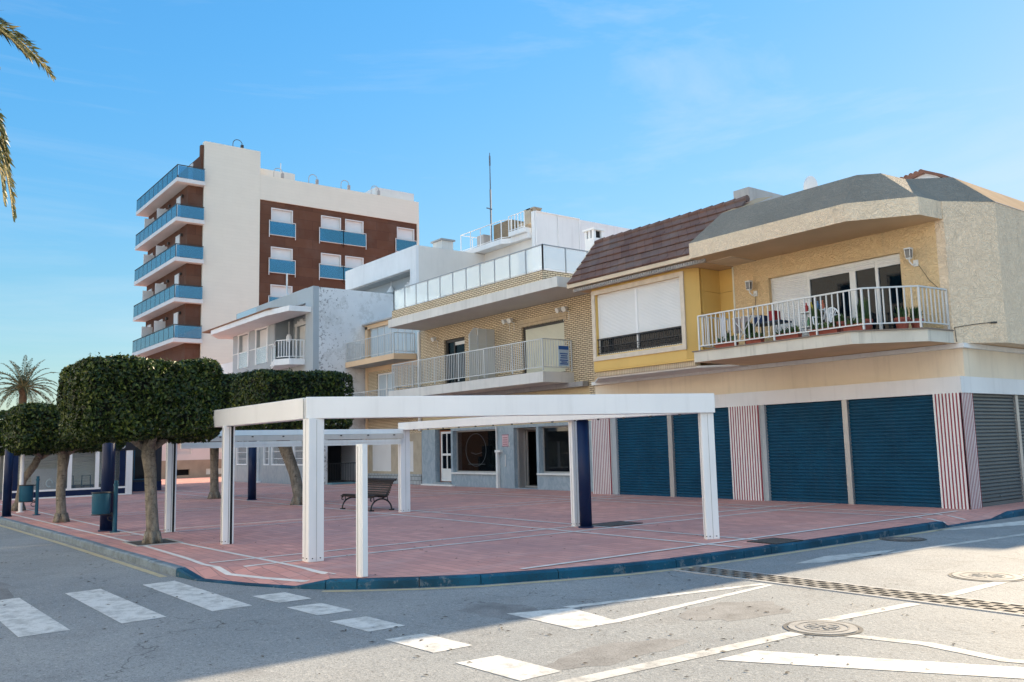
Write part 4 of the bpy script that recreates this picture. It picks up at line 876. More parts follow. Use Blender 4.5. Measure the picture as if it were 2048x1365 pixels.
# frosted divider on the balcony
sc = MB(); X = -30.0
for y0_, y1_ in ((20.75, 21.18), (21.2, 21.64), (21.66, 22.08)):
    sc.frameX(y0_, y1_, 4.52, 6.78 if y0_ > 21 else 6.5, X - .02, X + .02, .03)
    for z in (5.3, 6.1): sc.box(X - .018, X + .018, y0_ + .03, y1_ - .03, z, z + .025)
sc.bar((X, 20.77, 6.5), (X, 21.0, 6.78), .03); sc.bar((X, 21.0, 6.78), (X, 21.18, 6.78), .03); sc = sc.build('balcony_divider', STEEL, B)
p_ = MB(); p_.box(X - .006, X + .006, 20.78, 21.15, 4.55, 6.47); p_.poly([(X, 20.79, 6.5), (X, 21.15, 6.5), (X, 21.15, 6.76), (X, 21.0, 6.76)]); p_.box(X - .006, X + .006, 21.23, 21.61, 4.55, 6.75); p_.box(X - .006, X + .006, 21.69, 22.05, 4.55, 6.75); p_.build('panel', GL_MILK, sc)
def flood(x, z, two=True):
    for k in ((-.16, .16) if two else (0,)):
        f = MB(); f.tube([(x + k, 22.1, z - .12), (x + k, 21.98, z - .1), (x + k * 1.1, 21.92, z)], .02, 6); f.tube([(x + k * 1.05, 21.98, z + .02), (x + k * 1.25, 21.78, z - .06)], [.07, .11], 10); f.tube([(x + k, 22.09, z - .1), (x + k, 22.09, z - .45)], .01, 5)
        f.build('floodlight', WHITE_OLD, B)
flood(-28.75, 7.02); flood(-25.25, 7.02); flood(-34.55, 6.9, False)
m = MB(); m.box(-36.22, -36.1, 21.98, 22.09, 2.6, 7.4); m.build('downpipe', WHITE_OLD, B)
m = MB(); m.prism([(-26.1, 24), (-25.55, 24), (-25.55, 24.55), (-26.1, 24.55)], 7.9, 10.2)
for a, b_ in ((-26.1, 24), (-25.67, 24), (-26.1, 24.43), (-25.67, 24.43), (-25.885, 24.0)): m.box(a, a + .12, b_, b_ + .12, 10.2, 10.52)
m.box(-26.16, -25.49, 23.94, 24.61, 10.52, 10.6); m.box(-26.0, -25.65, 24.1, 24.45, 10.6, 10.64); ch = m.build('chimney', WHITEW, B)
MB().box(-26.0, -25.65, 24.1, 24.45, 10.2, 10.5).build('flue', BLACK, ch)
# shopfronts
m = MB(); holes = [(-34.95, -33.6, .12, 2.62), (-33.45, -30.02, .6, 2.5), (-28.85, -27.35, 0.03, 2.5), (-27.2, -24.55, .62, 2.5)]
m.wallY(BL, -23.12, 0, 2.62, 22.12, 22.4, holes); m.build('shop_wall', MARBLE, B)
m = MB(); m.box(-33.5, -29.98, 22.05, 22.4, .56, .63); m.box(-27.3, -24.5, 22.05, 22.4, .58, .65); m.box(-36.0, -33.3, 21.95, 22.3, 0, .07); m.build('sill', WHITE_OLD, B)
def shopwin(x0, x1, z0, z1, y, name='shop_window', d=.06):
    f = MB().frameY(x0, x1, z0, z1, y, y + .06, d).build(name, ALU, B); MB().box(x0 + d, x1 - d, y + .03, y + .04, z0 + d, z1 - d).build('pane', GL_SHOP, f); return f
s1 = shopwin(-33.45, -30.02, .63, 2.5, 22.34); s2 = shopwin(-27.2, -24.55, .65, 2.5, 22.34)
MB().box(BL + .1, -23.3, 26.0, 26.1, 0, 2.6).build('shop_back', M('shop_back', (0.035, 0.033, 0.03), .9), B); MB().box(BL + .1, -23.3, 22.4, 26, 2.6, 2.65).build('shop_ceiling', BLACK, B); MB().box(BL + .1, -23.3, 22.4, 26, 0.005, .03).build('shop_floor', M('shop_floor', (0.05, 0.06, 0.065), .5), B)
ds = MB()
for i in range(9):
    x = -33.2 + i * .38 + rng.uniform(-.1, .1); ds.box(x, x + rng.uniform(.15, .3), 22.8 + rng.uniform(0, .8), 23.5 + rng.uniform(0, .8), .65, .9 + rng.uniform(0, .9))
for i in range(8):
    x = -27.0 + i * .3 + rng.uniform(-.05, .05); ds.box(x, x + rng.uniform(.1, .22), 22.6 + rng.uniform(0, .6), 23.0 + rng.uniform(0, .6), .65, .75 + rng.uniform(0, .7))
ds.build('window_display', M('display_goods', (0.10, 0.095, 0.085), .8, .6, 2.2), B)
o = MB(); cx, cz = -31.9, 1.62
o.tube([(cx + .78 * math.cos(a) * (1 if abs(math.cos(a)) < 2 else 1), 22.33, cz + .72 * math.sin(a)) for a in [k * math.pi / 20 for k in range(41)]], .012, 5, caps=False)
o.box(cx - .62, cx + .7, 22.325, 22.335, .98, 1.0); o.tube([(cx - .35, 22.33, 1.5), (cx, 22.33, 1.42), (cx + .45, 22.33, 1.5)], .01, 5)
o.build('window_decal', M('decal_pale', (0.06, 0.075, 0.08), .6), s1)
d = MB(); d.frameY(-34.75, -33.75, .2, 2.5, 22.32, 22.38, .1); d.box(-34.65, -33.85, 22.32, 22.38, 1.38, 1.48); d.box(-34.65, -33.85, 22.33, 22.37, .3, .78); d.box(-34.28, -34.22, 22.325, 22.375, .78, 1.38); d.box(-34.28, -34.22, 22.325, 22.375, 1.48, 2.4); d = d.build('side_door', WHITE_OLD, B)
MB().box(-34.65, -33.85, 22.35, 22.36, .78, 2.4).build('pane', GL_DARK, d); MB().box(-33.86, -33.84, 22.28, 22.32, 1.25, 1.4).build('handle', ALU, d)
MB().box(-35.0, -33.55, 22.0, 22.4, 0.07, .16).build('doorstep', MARBLE_D, B)
d = MB(); d.frameY(-28.8, -27.42, 0.03, 2.48, 22.6, 22.68, .07); d.box(-28.85, -28.75, 22.3, 22.6, .03, 2.5); d = d.build('shop_doorway', ALU, B)
lf = MB().frameX(22.68, 23.7, .05, 2.4, -28.7, -28.65, .06).build('door_leaf', ALU, d); MB().box(-28.68, -28.67, 22.74, 23.64, .1, 2.34).build('pane', GL_SHOP, lf)
MB().box(-27.5, -27.35, 22.42, 22.6, 1.1, 1.35).build('handle', ALU, d)
m = MB(); m.box(-29.95, -29.83, 21.98, 22.11, 0.0, 1.5); m.box(-29.97, -29.6, 21.95, 22.11, 1.5, 1.6); m.tube([(-29.4, 22.08, 1.4), (-29.4, 22.08, .9)], .02, 6); m.tube([(-29.1, 22.09, 1.9), (-29.05, 22.05, 1.8), (-29.1, 22.06, 1.7)], .02, 6); m.box(-30.0, -29.96, 22.04, 22.11, 0, 2.6); m.build('meter_pipe', WHITE_OLD, B)
n_ = MB(); n_.box(-29.62, -29.2, 22.1, 22.12, 1.75, 2.22, 0)
for z in (2.22, 1.75): n_.box(-29.64, -29.18, 22.095, 22.12, z - .01, z + .02, 1)
for i in range(4): n_.box(-29.57, -29.25, 22.095, 22.1, 1.82 + .09 * i, 1.85 + .09 * i, 1)
n_.build('wall_notice', [PINK_P, M('notice_ink', (0.32, 0.12, 0.15), .7)], B)
# banner hung on the balcony rail
t = thing('rental_banner', 'blue and white notice banner tied to the right end of the brick house balcony', 'banner', (-24.9, 21.5, 4.7))
MB().box(-24.92, -24.9, 21.35, 21.85, 4.72, 5.5).build('sheet', PALE_P, t)
m = MB(); m.box(-24.9, -24.895, 21.35, 21.85, 5.36, 5.5); 
for i, (a, z) in enumerate(((.06, 5.18), (.1, 5.1), (.08, 5.02), (.05, 4.93), (.12, 4.86), (.06, 4.79))): m.box(-24.9, -24.895, 21.35 + a, 21.85 - a * .8, z, z + .045)
m.build('print', BLUE_P, t)
# ------------------------------------------------------------------ narrow house with glazed balcony
C = thing('narrow_house', 'narrow cream house with an apricot corner strip and a glazed balcony beside the brick house', 'building', (-39, 22.1, 0))
CL, CR = -41.85, -36.2
m = MB(); m.wallY(CL + .25, CR - .02, 2.5, 6.1, 22.15, 22.4, [(-40.65, -38.8, 4.35, 5.7)]); m.build('brick_wall', BRICK, C)
m = MB(); m.box(CL, CL + .25, 22.1, 22.45, 0, 8.35); m.box(CL, CR - .05, 22.12, 22.4, 5.85, 6.1); m.box(CL, CR - .05, 22.1, 22.35, 8.2, 8.42); m.box(CL, CL + .25, 22.45, 34, 0, 8.3); m.build('trim', ORANGE, C)
MB().box(CL + .25, CR - .05, 22.4, 34, 6.0, 8.4).build('upper_room', WHITEW, C)
m = MB().hexa([(CL - .1, 21.95, 8.42), (CR - .05, 21.95, 8.42), (CR - .05, 34, 8.42), (CL - .1, 34, 8.42), (CL - .1, 21.95, 8.5), (CR - .05, 21.95, 8.5), (CR - .05, 34, 8.9), (CL - .1, 34, 8.9)]); m.build('roof', CONCR_G, C)
m = MB(); gz_ = MB(); k = 7
for i in range(k + 1):
    x = CL + .5 + (CR - .2 - CL - .5) * i / k; m.box(x - .03, x + .03, 22.2, 22.26, 6.42, 8.2)
    if i < k: gz_.box(x + .03, x + (CR - .2 - CL - .5) / k - .03, 22.22, 22.23, 6.45, 8.15)
m.box(CL + .4, CR - .1, 22.2, 22.26, 6.38, 6.45); m.box(CL + .4, CR - .1, 22.2, 22.26, 8.13, 8.2); gf = m.build('glazing', STEEL, C); gz_.build('pane', GL_CURT, gf)
s_ = MB().prism([(-41.9, 20.95), (-36.75, 20.95), (-36.5, 22.1), (-41.9, 22.1)], 6.1, 6.38, 0, None, 1).build('balcony', [ORANGE, CONCR_G], C)
railing([(-41.85, 22.1), (-41.85, 21.0), (-36.8, 21.0), (-36.6, 22.05)], 6.42, 7.4, .2, 'railing', STEEL, s_, 1.7, .02, .04)
s_ = MB().prism([(-41.7, 21.05), (-36.75, 21.05), (-36.6, 22.1), (-41.7, 22.1)], 3.45, 3.7, 0, None, 1).build('balcony', [ORANGE, CONCR_G], C)
railing([(-41.65, 22.1), (-41.65, 21.1), (-36.8, 21.1), (-36.65, 22.05)], 3.74, 4.7, .2, 'railing', STEEL, s_, 1.7, .02, .04)
w_ = MB().frameY(-40.65, -38.8, 4.35, 5.7, 22.22, 22.3, .08); w_.box(-39.77, -39.69, 22.22, 22.3, 4.43, 5.62); w_ = w_.build('window', WHITE, C); MB().box(-40.57, -38.88, 22.26, 22.27, 4.43, 5.62).build('pane', GL_CURT, w_)
m = MB(); m.wallY(CL + .25, CR - .02, .5, 2.5, 22.15, 22.4, [(-41.2, -39.2, .62, 2.1), (-38.1, -37.0, .62, 2.1)]); m.build('ground_wall', M('ground_tan', (0.42, 0.36, 0.27), .8, .15, 2), C)
MB().box(CL + .25, CR - .02, 22.1, 22.4, 0, .5).build('plinth', CERAM, C)
for a, b_ in ((-41.2, -39.2), (-38.1, -37.0)):
    w_ = MB().frameY(a, b_, .62, 2.1, 22.18, 22.26, .06).build('window', WHITE_OLD, C); MB().slats(a + .06, b_ - .06, .68, 2.04, 22.22, .05, .012).build('blind', BLIND, w_)
# ------------------------------------------------------------------ grey house with the peeling white side wall
D = thing('grey_house', 'grey painted house with white window surrounds and a peeling white blank side wall', 'building', (-48, 19.15, 0))
DL, DR, DY = -53.9, -41.95, 19.15
m = MB(); m.wallX(DY + .3, 34, 0, 10.35, DR - .25, DR, [(19.95, 22.05, 0.02, 2.35)]); m.build('side_wall', PEEL, D)
m = MB(); m.wallY(-53.9, -47.3, 6.3, 9.35, DY, DY + .25, [(-52.8, -51.25, 6.9, 8.95), (-49.9, -48.25, 6.9, 8.95)])
m.box(-42.9, DR, DY - .03, DY + .3, 3, 10.38); m.box(DL, DL + .25, DY + .25, 34, 0, 10.3); m.wallY(-53.9, -42.9, 2.6, 6.3, DY, DY + .25); m.build('facade', GREYW, D)
m = MB(); m.box(-47.3, -47.1, DY + .0, 20.25, 6.3, 9.4); m.build('recess_side', GREYD, D)
m = MB(); m.wallY(-47.1, -42.3, 6.3, 9.4, 20.25, 20.45, [(-46.6, -45.3, 6.4, 8.85)]); m.build('recess_wall', GREYW, D)
MB().box(-53.6, -42.3, 22, 22.1, .1, 9.4).build('inner_wall', BLIND, D)
def surround(x0, x1, z0, z1, y, parent):
    s_ = MB(); w_ = .13; s_.box(x0 - w_, x0, y - .05, y, z0, z1 + w_); s_.box(x1, x1 + w_, y - .05, y, z0, z1 + w_); s_.box(x0 - w_ - .04, x1 + w_ + .04, y - .07, y, z1, z1 + .16)
    cx = (x0 + x1) / 2
    s_.prism([(cx - .45, y - .06), (cx + .45, y - .06), (cx + .45, y), (cx - .45, y)], z1 + .16, z1 + .24); s_.box(cx - .18, cx + .18, y - .06, y, z1 + .24, z1 + .36); s_.box(cx - .5, cx - .38, y - .06, y, z1 + .16, z1 + .3); s_.box(cx + .38, cx + .5, y - .06, y, z1 + .16, z1 + .3)
    return s_.build('window_surround', WHITE, parent)
for a, b_ in ((-52.8, -51.25), (-49.9, -48.25)):
    su = surround(a, b_, 6.9, 8.95, DY, D); MB().slats(a, b_, 6.35, 8.95, DY + .2, .07, .01).build('blind', BLIND, su)
    MB().box(a - .1, b_ + .1, DY - .03, DY - .01, 6.9, 7.85).build('glass_guard', GL_ROOF, su)
su = surround(-46.6, -45.3, 6.4, 8.85, 20.25, D); MB().slats(-46.6, -45.3, 6.4, 8.85, 20.43, .07, .01).build('blind', BLIND, su)
MB().box(-53.92, -47.3, DY - .025, DY - .01, 7.84, 7.9).build('string_course', WHITE_OLD, D)
l_ = MB(); l_.tube([(-46.2, 19.6, 9.05), (-46.2, 19.6, 8.3)], .02, 6); l_.tube([(-46.2, 19.6, 8.32), (-46.2, 19.6, 8.2), (-46.2, 19.6, 8.0), (-46.2, 19.6, 7.9)], [.08, .15, .15, .08], 12); l_.build('hanging_lamp', WHITE, D)
m = MB(); m.prism([(-53.5, 17.6), (-44.6, 17.6), (-42.3, 17.95), (-42.2, 19.12), (-55.0, 19.12), (-55.2, 18.6)], 9.02, 9.3); m.box(-55, -53.9, 19.12, 26, 9.02, 9.3); m.build('eave', WHITEW, D)
m = MB()
for i in range(22):
    x = -54.9 + i * .5
    if x < -42.6: m.hexa([(x, 17.55, 9.3), (x + .46, 17.55, 9.3), (x + .46, 19.1, 9.3), (x, 19.1, 9.3), (x, 17.5, 9.36), (x + .46, 17.5, 9.36), (x + .46, 19.1, 9.62), (x, 19.1, 9.62)])
m.build('eave_tiles', M('tile_tan', (0.25, 0.16, 0.11), .85, .2, 4), D)
m = MB(); m.box(-53.4, -42.9, DY, DY + .2, 9.62, 10.42); m.box(-53.4, -53.2, DY + .2, 34, 9.3, 10.42); m.build('parapet', GREYW, D)
MB().box(-53.2, -50.0, DY - .01, DY + .0, 9.95, 10.4).build('parapet_glass', GL_CURT, D)
MB().box(-53.3, -42.2, DY + .2, 34, 9.4, 9.6).build('roof_slab', CONCR, D)
m = MB(); m.tube([(-47.5, 20, 9.6), (-47.5, 20, 12.1)], .05, 6); m.bar((-47.6, 20, 11.0), (-46.2, 20, 10.2), .06); m.build('roof_mast', STEEL, D)
for k, z in enumerate((6.3,)):
    s_ = MB().prism([(-47.3, 18.95), (-44.0, 17.85), (-43.1, 18.3), (-42.95, 19.12), (-47.3, 19.12)], 6.3, 6.62, 0).build('balcony', WHITEW, D)
    r_ = railing([(-47.2, 19.0), (-44.0, 17.95)], 6.66, 7.62, 1.6, 'railing', WHITE, s_, 1.7, .03, .05); railing([(-44.0, 17.95), (-43.2, 18.35), (-43.05, 19.1)], 6.66, 7.62, .17, 'railing', WHITE, s_, 1.7, .03, .05)
    MB().bar((-47.1, 18.98, 7.15), (-44.08, 17.99, 7.15), .012, .85).build('pane', GL_ROOF, r_)
m = MB(); m.box(-54.6, -53.95, DY + .1, DY + .2, 6.1, 7.5)
for i in range(8): m.box(-54.6 - .25 * i - .25, -54.6 - .25 * i - .02, DY + .1, DY + .14, 6.1, 7.5)
m.build('side_fence', WHITEW, D)
m = MB(); m.wallY(DL, DR - .25, 0, 2.6, DY - .02, DY + .25, [(-52.9, -51.2, .98, 2.3), (-48.55, -47.75, 1.0, 2.3), (-47.4, -45.3, 1.0, 2.3), (-44.4, -42.9, 1.0, 2.3)]); m.build('marble_plinth', MARBLE_D, D)
for a, b_ in ((-52.9, -51.2), (-48.55, -47.75), (-47.4, -45.3), (-44.4, -42.9)):
    w_ = MB().frameY(a, b_, 1.0, 2.3, DY - .04, DY + .05, .07).build('window', WHITE, D); MB().box(a + .07, b_ - .07, DY + .1, DY + .11, 1.05, 2.25).build('pane', GL_DARK, w_)
    g_ = MB()
    for i in range(int((b_ - a) / .11)): g_.box(a + .1 + .11 * i, a + .115 + .11 * i, DY - .0, DY + .015, 1.07, 2.23)
    for z in (1.35, 1.75, 2.1): g_.box(a + .07, b_ - .07, DY - .0, DY + .015, z, z + .03)
    g_.build('grille', WHITE, w_)
d = MB()
for i in range(7): d.box(-50.0 + .13 * i, -49.98 + .13 * i, DY - .1, DY - .08, .12, 2.4)
d.box(-50.05, -49.15, DY - .12, DY - .06, 2.35, 2.4); d.box(-50.3, -49.0, DY - .25, DY - .02, .0, .12); d.build('door_gate', WHITE, D)
# porch in the side wall
MB().box(-44.6, -44.5, 19.6, 22.3, 0, 2.6).build('porch_back', M('porch_tan', (0.12, 0.10, 0.085), .9), D)
m = MB(); m.box(-44.5, DR - .25, 22.05, 22.2, 0, 2.6); m.box(-44.5, DR - .25, 19.7, 19.9, 0, 2.6); m.box(-44.5, DR - .2, 19.9, 22.05, 2.4, 2.5); m.build('porch_walls', M('porch_wall', (0.2, 0.17, 0.14), .9), D)
MB().box(-44.5, -44.46, 21.2, 21.95, .1, 2.2).build('porch_door', BLACK, D)
g_ = MB()
for i in range(22): g_.box(DR - .12, DR - .105, 19.98 + i * .095, 19.995 + i * .095, .1, 1.05)
g_.box(DR - .13, DR - .1, 19.95, 22.05, 1.05, 1.09); g_.box(DR - .13, DR - .1, 19.95, 22.05, .1, .13); g_.build('porch_railing', IRON, D)
MB().box(DR - .0, DR + .5, 19.95, 21.3, 0.0, .09).build('porch_step', M('step_teal', (0.12, 0.24, 0.29), .5), D)
MB().box(-44.47, -44.4, 20.45, 20.7, 1.75, 2.15).build('porch_lamp', GL_MILK, D)
# ------------------------------------------------------------------ white houses behind
Fh = thing('white_stepped_house', 'white house with a blank side wall coloured as warm lit rising behind the grey house', 'building', (-46, 25.5, 0))
m = MB(); m.box(-51.0, -42.1, 25.5, 25.7, 12.1, 13.4); m.box(-42.75, -42.1, 25.5, 25.7, 8, 12.1); m.box(-51.0, -50.6, 25.5, 25.7, 8, 12.1); m.box(-51.0, -50.7, 25.7, 36, 8, 13.4); m.build('front_wall', WHITEW, Fh)
m = MB().box(-42.4, -42.1, 25.7, 40, 7.5, 13.4); m.build('side_wall', WHITEW_LIT, Fh)
MB().box(-50.7, -42.4, 25.7, 40, 12.9, 13.2).build('roof_slab', CONCR, Fh)
m = MB(); m.wallY(-50.6, -42.75, 8, 12.1, 26.4, 26.6, [(-44.6, -43.5, 9.6, 11.4)]); m.build('recess_wall', GREYW, Fh)
su = surround(-44.6, -43.5, 9.6, 11.4, 26.4, Fh); MB().slats(-44.6, -43.5, 9.6, 11.4, 26.58, .07, .01).build('blind', BLIND_C, su)
m = MB(); m.box(-50.6, -42.8, 25.6, 26.4, 12.02, 12.1); m.build('lintel_or_shade', CONCR_G, Fh)  # dark strip drawn as the shadow line at the recess head
l_ = MB(); l_.tube([(-46.2, 26.2, 12.0), (-46.2, 26.2, 11.7)], .02, 6); l_.tube([(-46.2, 26.2, 11.7), (-46.2, 26.2, 11.3)], [.05, .3], 10); l_.build('lamp', WHITE, Fh)
m = MB(); m.box(-43.4, -42.4, 27.5, 28.3, 13.2, 14.0); ch = m.build('chimney', CONCR, Fh); MB().box(-43.5, -42.3, 27.4, 28.4, 14.0, 14.1).build('cap', CONCR_G, ch)
Gh = thing('roof_terrace_house', 'white house with stacked roof terraces, railings and a tall antenna mast behind the brick house', 'building', (-38, 30.5, 0))
m = MB(); m.box(-42.1, -37.06, 30.4, 31, 0, 13.44); m.box(-42.1, -37.06, 31, 42, 0, 13.3); m.build('lower_wall', WHITEW_LIT, Gh)
m = MB(); m.box(-37.55, -37.0, 33.7, 42, 8, 14.9); m.hexa([(-37.0, 30.2, 0), (-33.2, 30.2, 0), (-33.2, 34, 0), (-37.0, 34, 0), (-37.0, 30.2, 14.9), (-37.0, 31, 14.9), (-37.0, 34, 14.9), (-37.0, 34, 14.9)]) if False else m.box(-37.25, -37.0, 30.2, 33.7, 8, 14.92); m.build('tower_wall', WHITEW, Gh)
m = MB(); m.prism([(-43.8, 29.7), (-39.5, 29.7), (-39.1, 30.05), (-37.4, 30.05), (-37.3, 30.6), (-37.3, 34), (-43.8, 34)], 13.45, 13.75); m.prism([(-38.9, 29.8), (-37.4, 29.8), (-37.4, 30.3), (-38.9, 30.3)], 13.76, 14.02); m.build('terrace_slab', WHITEW, Gh)
m = railing([(-43.7, 31.5), (-43.7, 29.75), (-39.5, 29.75), (-39.0, 30.1)], 13.75, 14.85, 1.1, 'railing', WHITE, Gh, 1.1, .06, .06)
r_ = railing([(-38.9, 29.85), (-37.45, 29.85)], 14.02, 14.95, .3, 'railing', WHITE, Gh, .9, .03, .05)
r_ = railing([(-36.95, 30.3), (-36.95, 33.6)], 12.2, 14.92, 1.6, 'railing', WHITE, Gh, 1.6, .05, .06)
m = MB(); m.box(-41.4, -39.7, 30.6, 32.3, 13.75, 15.1); m.build('roof_shed', M_brick('brown_brick', (0.33, 0.25, 0.15), (0.28, 0.2, 0.12), (0.16, 0.12, 0.08)), Gh)
m = MB(); m.box(-39.4, -38.2, 30.9, 32.0, 13.75, 14.75); m.box(-38.3, -37.7, 30.5, 30.9, 14.4, 15.3); m.build('roof_wall', M('render_tan', (0.42, 0.36, 0.28), .9, .2, 2), Gh)
m = MB(); m.box(-38.05, -37.35, 30.5, 31.1, 15.22, 15.3)
for a, b_ in ((-38.0, 30.55), (-37.5, 30.55), (-38.0, 30.95), (-37.5, 30.95)): m.box(a, a + .12, b_, b_ + .12, 14.9, 15.22)
m.build('chimney', M('chimney_tan', (0.35, 0.3, 0.24), .9, .15, 2), Gh)
m = MB(); m.box(-42.6, -41.9, 30.2, 30.7, 13.75, 14.6); m.build('roof_box', CONCR_G, Gh)
m = MB(); m.tube([(-41.1, 30.2, 13.7), (-41.1, 30.2, 17.2)], .055, 7); m.tube([(-41.1, 30.2, 17.2), (-41.1, 30.2, 19.5)], [.04, .025], 6); m.tube([(-41.1, 30.2, 18.7), (-41.1, 30.2, 19.3)], .055, 6); m.bar((-41.5, 30.2, 16.15), (-41.0, 30.2, 15.95), .07); m.build('antenna_mast', M('mast', (0.12, 0.14, 0.17), .5), Gh)
# ------------------------------------------------------------------ hotel
E_ = thing('hotel_tower', 'seven storey hotel block with cream tower, rust brown panels and blue glass balconies', 'hotel', (-70, 25, 0))
HX = -66.0
m = MB(); m.box(HX - .4, HX + .12, 20.95, 25.42, 0, 25.9); m.build('tower', HOT_C, E_)
m = MB(); m.box(HX - .3, HX + .1, 25.43, 40.3, 21.95, 24.0); m.box(HX - .3, HX + .1, 40.1, 40.3, 0, 21.95); m.build('cream_band', HOT_C, E_)
wy = [(26.4, 28.25), (30.75, 32.58), (32.98, 34.72), (38.05, 39.83)]
rows = [(19.15, 21.42), (16.05, 18.2), (12.95, 15.1), (9.85, 12.0), (6.75, 8.9)]
m = MB(); m.wallX(25.43, 40.1, 0, 21.95, HX - .3, HX, [(a, b_, z0, z1) for a, b_ in wy for z0, z1 in rows]); m.build('rust_wall', HOT_B, E_)
for ri, (z0, z1) in enumerate(rows):
    for wi, (a, b_) in enumerate(wy):
        w_ = MB(); w_.frameX(a, b_, z0, z1, HX - .12, HX + .05, .08); w_ = w_.build('window', HOT_W, E_)
        MB().slats(a + .08, b_ - .08, z0 + .08, z1 - .08, HX - .14, .09, .01, 'X').build('blind', BLIND, w_)
        ga, gb = a - .18, b_ + .2
        if wi == 1: gb = 32.78
        if wi == 2: ga = 32.78
        g_ = MB(); g_.bar((HX + .12, ga, z0 - .2), (HX + .12, ga, z0 + 1.2), .05); g_.bar((HX + .12, gb, z0 - .2), (HX + .12, gb, z0 + 1.2), .05); g_.bar((HX + .12, ga, z0 + 1.18), (HX + .12, gb, z0 + 1.18), .05); g_.bar((HX + .12, ga, z0 + .02), (HX + .12, gb, z0 + .02), .04); g_.build('guard_rail', HOT_W, w_)
        MB().box(HX + .105, HX + .125, ga + .03, gb - .03, z0 + .05, z0 + 1.1).build('glass_guard', GL_HOT, w_)
MB().box(-76, HX - .4, 25, 40.2, 0, 23.5).build('core', WHITEW, E_)
m = MB(); m.box(-77.0, HX - .04, 19.8, 20.93, 4.4, 22.2); m.prism([(-77, 19.8), (HX - .04, 19.8), (HX - .04, 20.9), (-77, 20.9)], 22.4, 25.2) if False else m.box(-77, HX - .41, 20.72, 25, 22.53, 24.75); m.box(HX - .4, HX - .04, 20.72, 20.94, 22.53, 25.6); m.build('rust_front', HOT_B, E_)
for k, z in enumerate((22.22, 19.17, 16.1, 13.02, 10.0)):
    s_ = MB().prism([(-77.2, 18.8), (-65.5, 18.8), (-65.5, 20.93), (-77.2, 20.93)], z, z + .3).build('balcony', HOT_W, E_)
    r_ = MB(); g_ = MB(); zt_ = z + 1.3
    r_.bar((-77.15, 18.85, zt_), (-65.52, 18.85, zt_), .06); r_.bar((-65.55, 18.85, zt_), (-65.55, 20.9, zt_), .06); r_.bar((-77.12, 18.85, zt_), (-77.12, 19.8, zt_), .06)
    for i in range(10):
        x = -77.1 + i * 1.28; r_.bar((x, 18.85, z + .3), (x, 18.85, zt_), .04)
        if i < 9: g_.box(x + .03, x + 1.25, 18.84, 18.855, z + .34, zt_ - .06)
    g_.box(-65.56, -65.545, 18.92, 20.88, z + .34, zt_ - .06); g_.box(-77.13, -77.115, 18.9, 19.75, z + .34, zt_ - .06)
    r_ = r_.build('railing', DARK, s_); g_.build('glass', GL_HOT, s_)
    if k:
        for x in (-71.2, -74.9): MB().box(x - .04, x + .04, 18.95, 19.8, z + .3, z + 2.3).build('partition', HOT_W, s_)
        for x in (-68.3, -72.4, -75.8):
            d = MB().box(x - .5, x + .5, 19.74, 19.8, z + .3, z + 2.6).build('balcony_door', BLIND, s_)
        l_ = MB(); [l_.tube([(x, 19.8, z + 2.45), (x, 19.65, z + 2.45)], .12, 8) for x in (-67.2, -70.6)]; l_.build('wall_lamp', DARK, s_)
    else:
        MB().box(-68.9, -67.9, 20.66, 20.72, z + .3, z + 2.4).build('balcony_door', HOT_W, s_)
m = MB(); m.box(-72, -67, 25.43, 28.85, 23.5, 24.9); m.build('roof_room', WHITEW_LIT, E_)
m = MB(); m.box(-74, -66.5, 36.2, 40.15, 23.5, 24.9); m.build('roof_room', HOT_W, E_)
def rooflamp(y, z, col, zt_=.8):
    l_ = MB(); l_.tube([(HX, y, z)] + [(HX, y + .38 - .38 * math.cos(a), z + zt_ * .55 + .38 * math.sin(a)) for a in [k * math.pi / 8 for k in range(8)]] + [(HX, y + .74, z + zt_ * .5)], .03, 6); l_.box(HX - .1, HX + .1, y + .64, y + .84, z + .05, z + zt_ * .55); l_.build('roof_lamp', col, E_)
for y in (26.6, 29.65, 32.6, 35.5): rooflamp(y, 24.0, CONCR_G)
rooflamp(23.2, 25.9, DARK, .5)
m = MB(); m.tube([(-68, 28, 24.9), (-68, 28, 26.0)], .04, 6); m.bar((-68, 28, 25.3), (-68, 29.2, 25.25), .03); m.build('roof_aerial', STEEL, E_)
# podium
m = MB(); m.wallX(17.6, 40, 1.3, 4.4, HX - .1, HX + .13, [(19.3, 20.4, 1.75, 2.6), (21.9, 25.2, 1.8, 2.6)]); m.box(-83, HX - .1, 17.6, 20.9, 1.3, 4.4); m.build('podium_wall', PINK, E_)
m = MB(); m.wallX(17.6, 40, 0, 1.3, HX - .1, HX + .16, [(19.2, 20.3, .2, .62), (21.5, 25.5, .2, .62)]); m.build('podium_plinth', STONE, E_)
MB().box(HX - .5, HX - .3, 17.7, 40, 0, 4).build('podium_inside', BLACK, E_)
s_ = MB().box(HX + .02, HX + .08, 21.9, 25.2, 1.8, 2.6).build('fascia_sign', M('sign_black', (0.02, 0.02, 0.02), .5), E_)
l_ = MB()
for i, wd in enumerate((.22, .16, .2, .25, .14, .2)): l_.box(HX + .08, HX + .09, 22.1 + i * .3 - .03, 22.1 + i * .3 + wd - .03, 2.0, 2.14)
l_.build('sign_strokes', WHITE_OLD, s_)
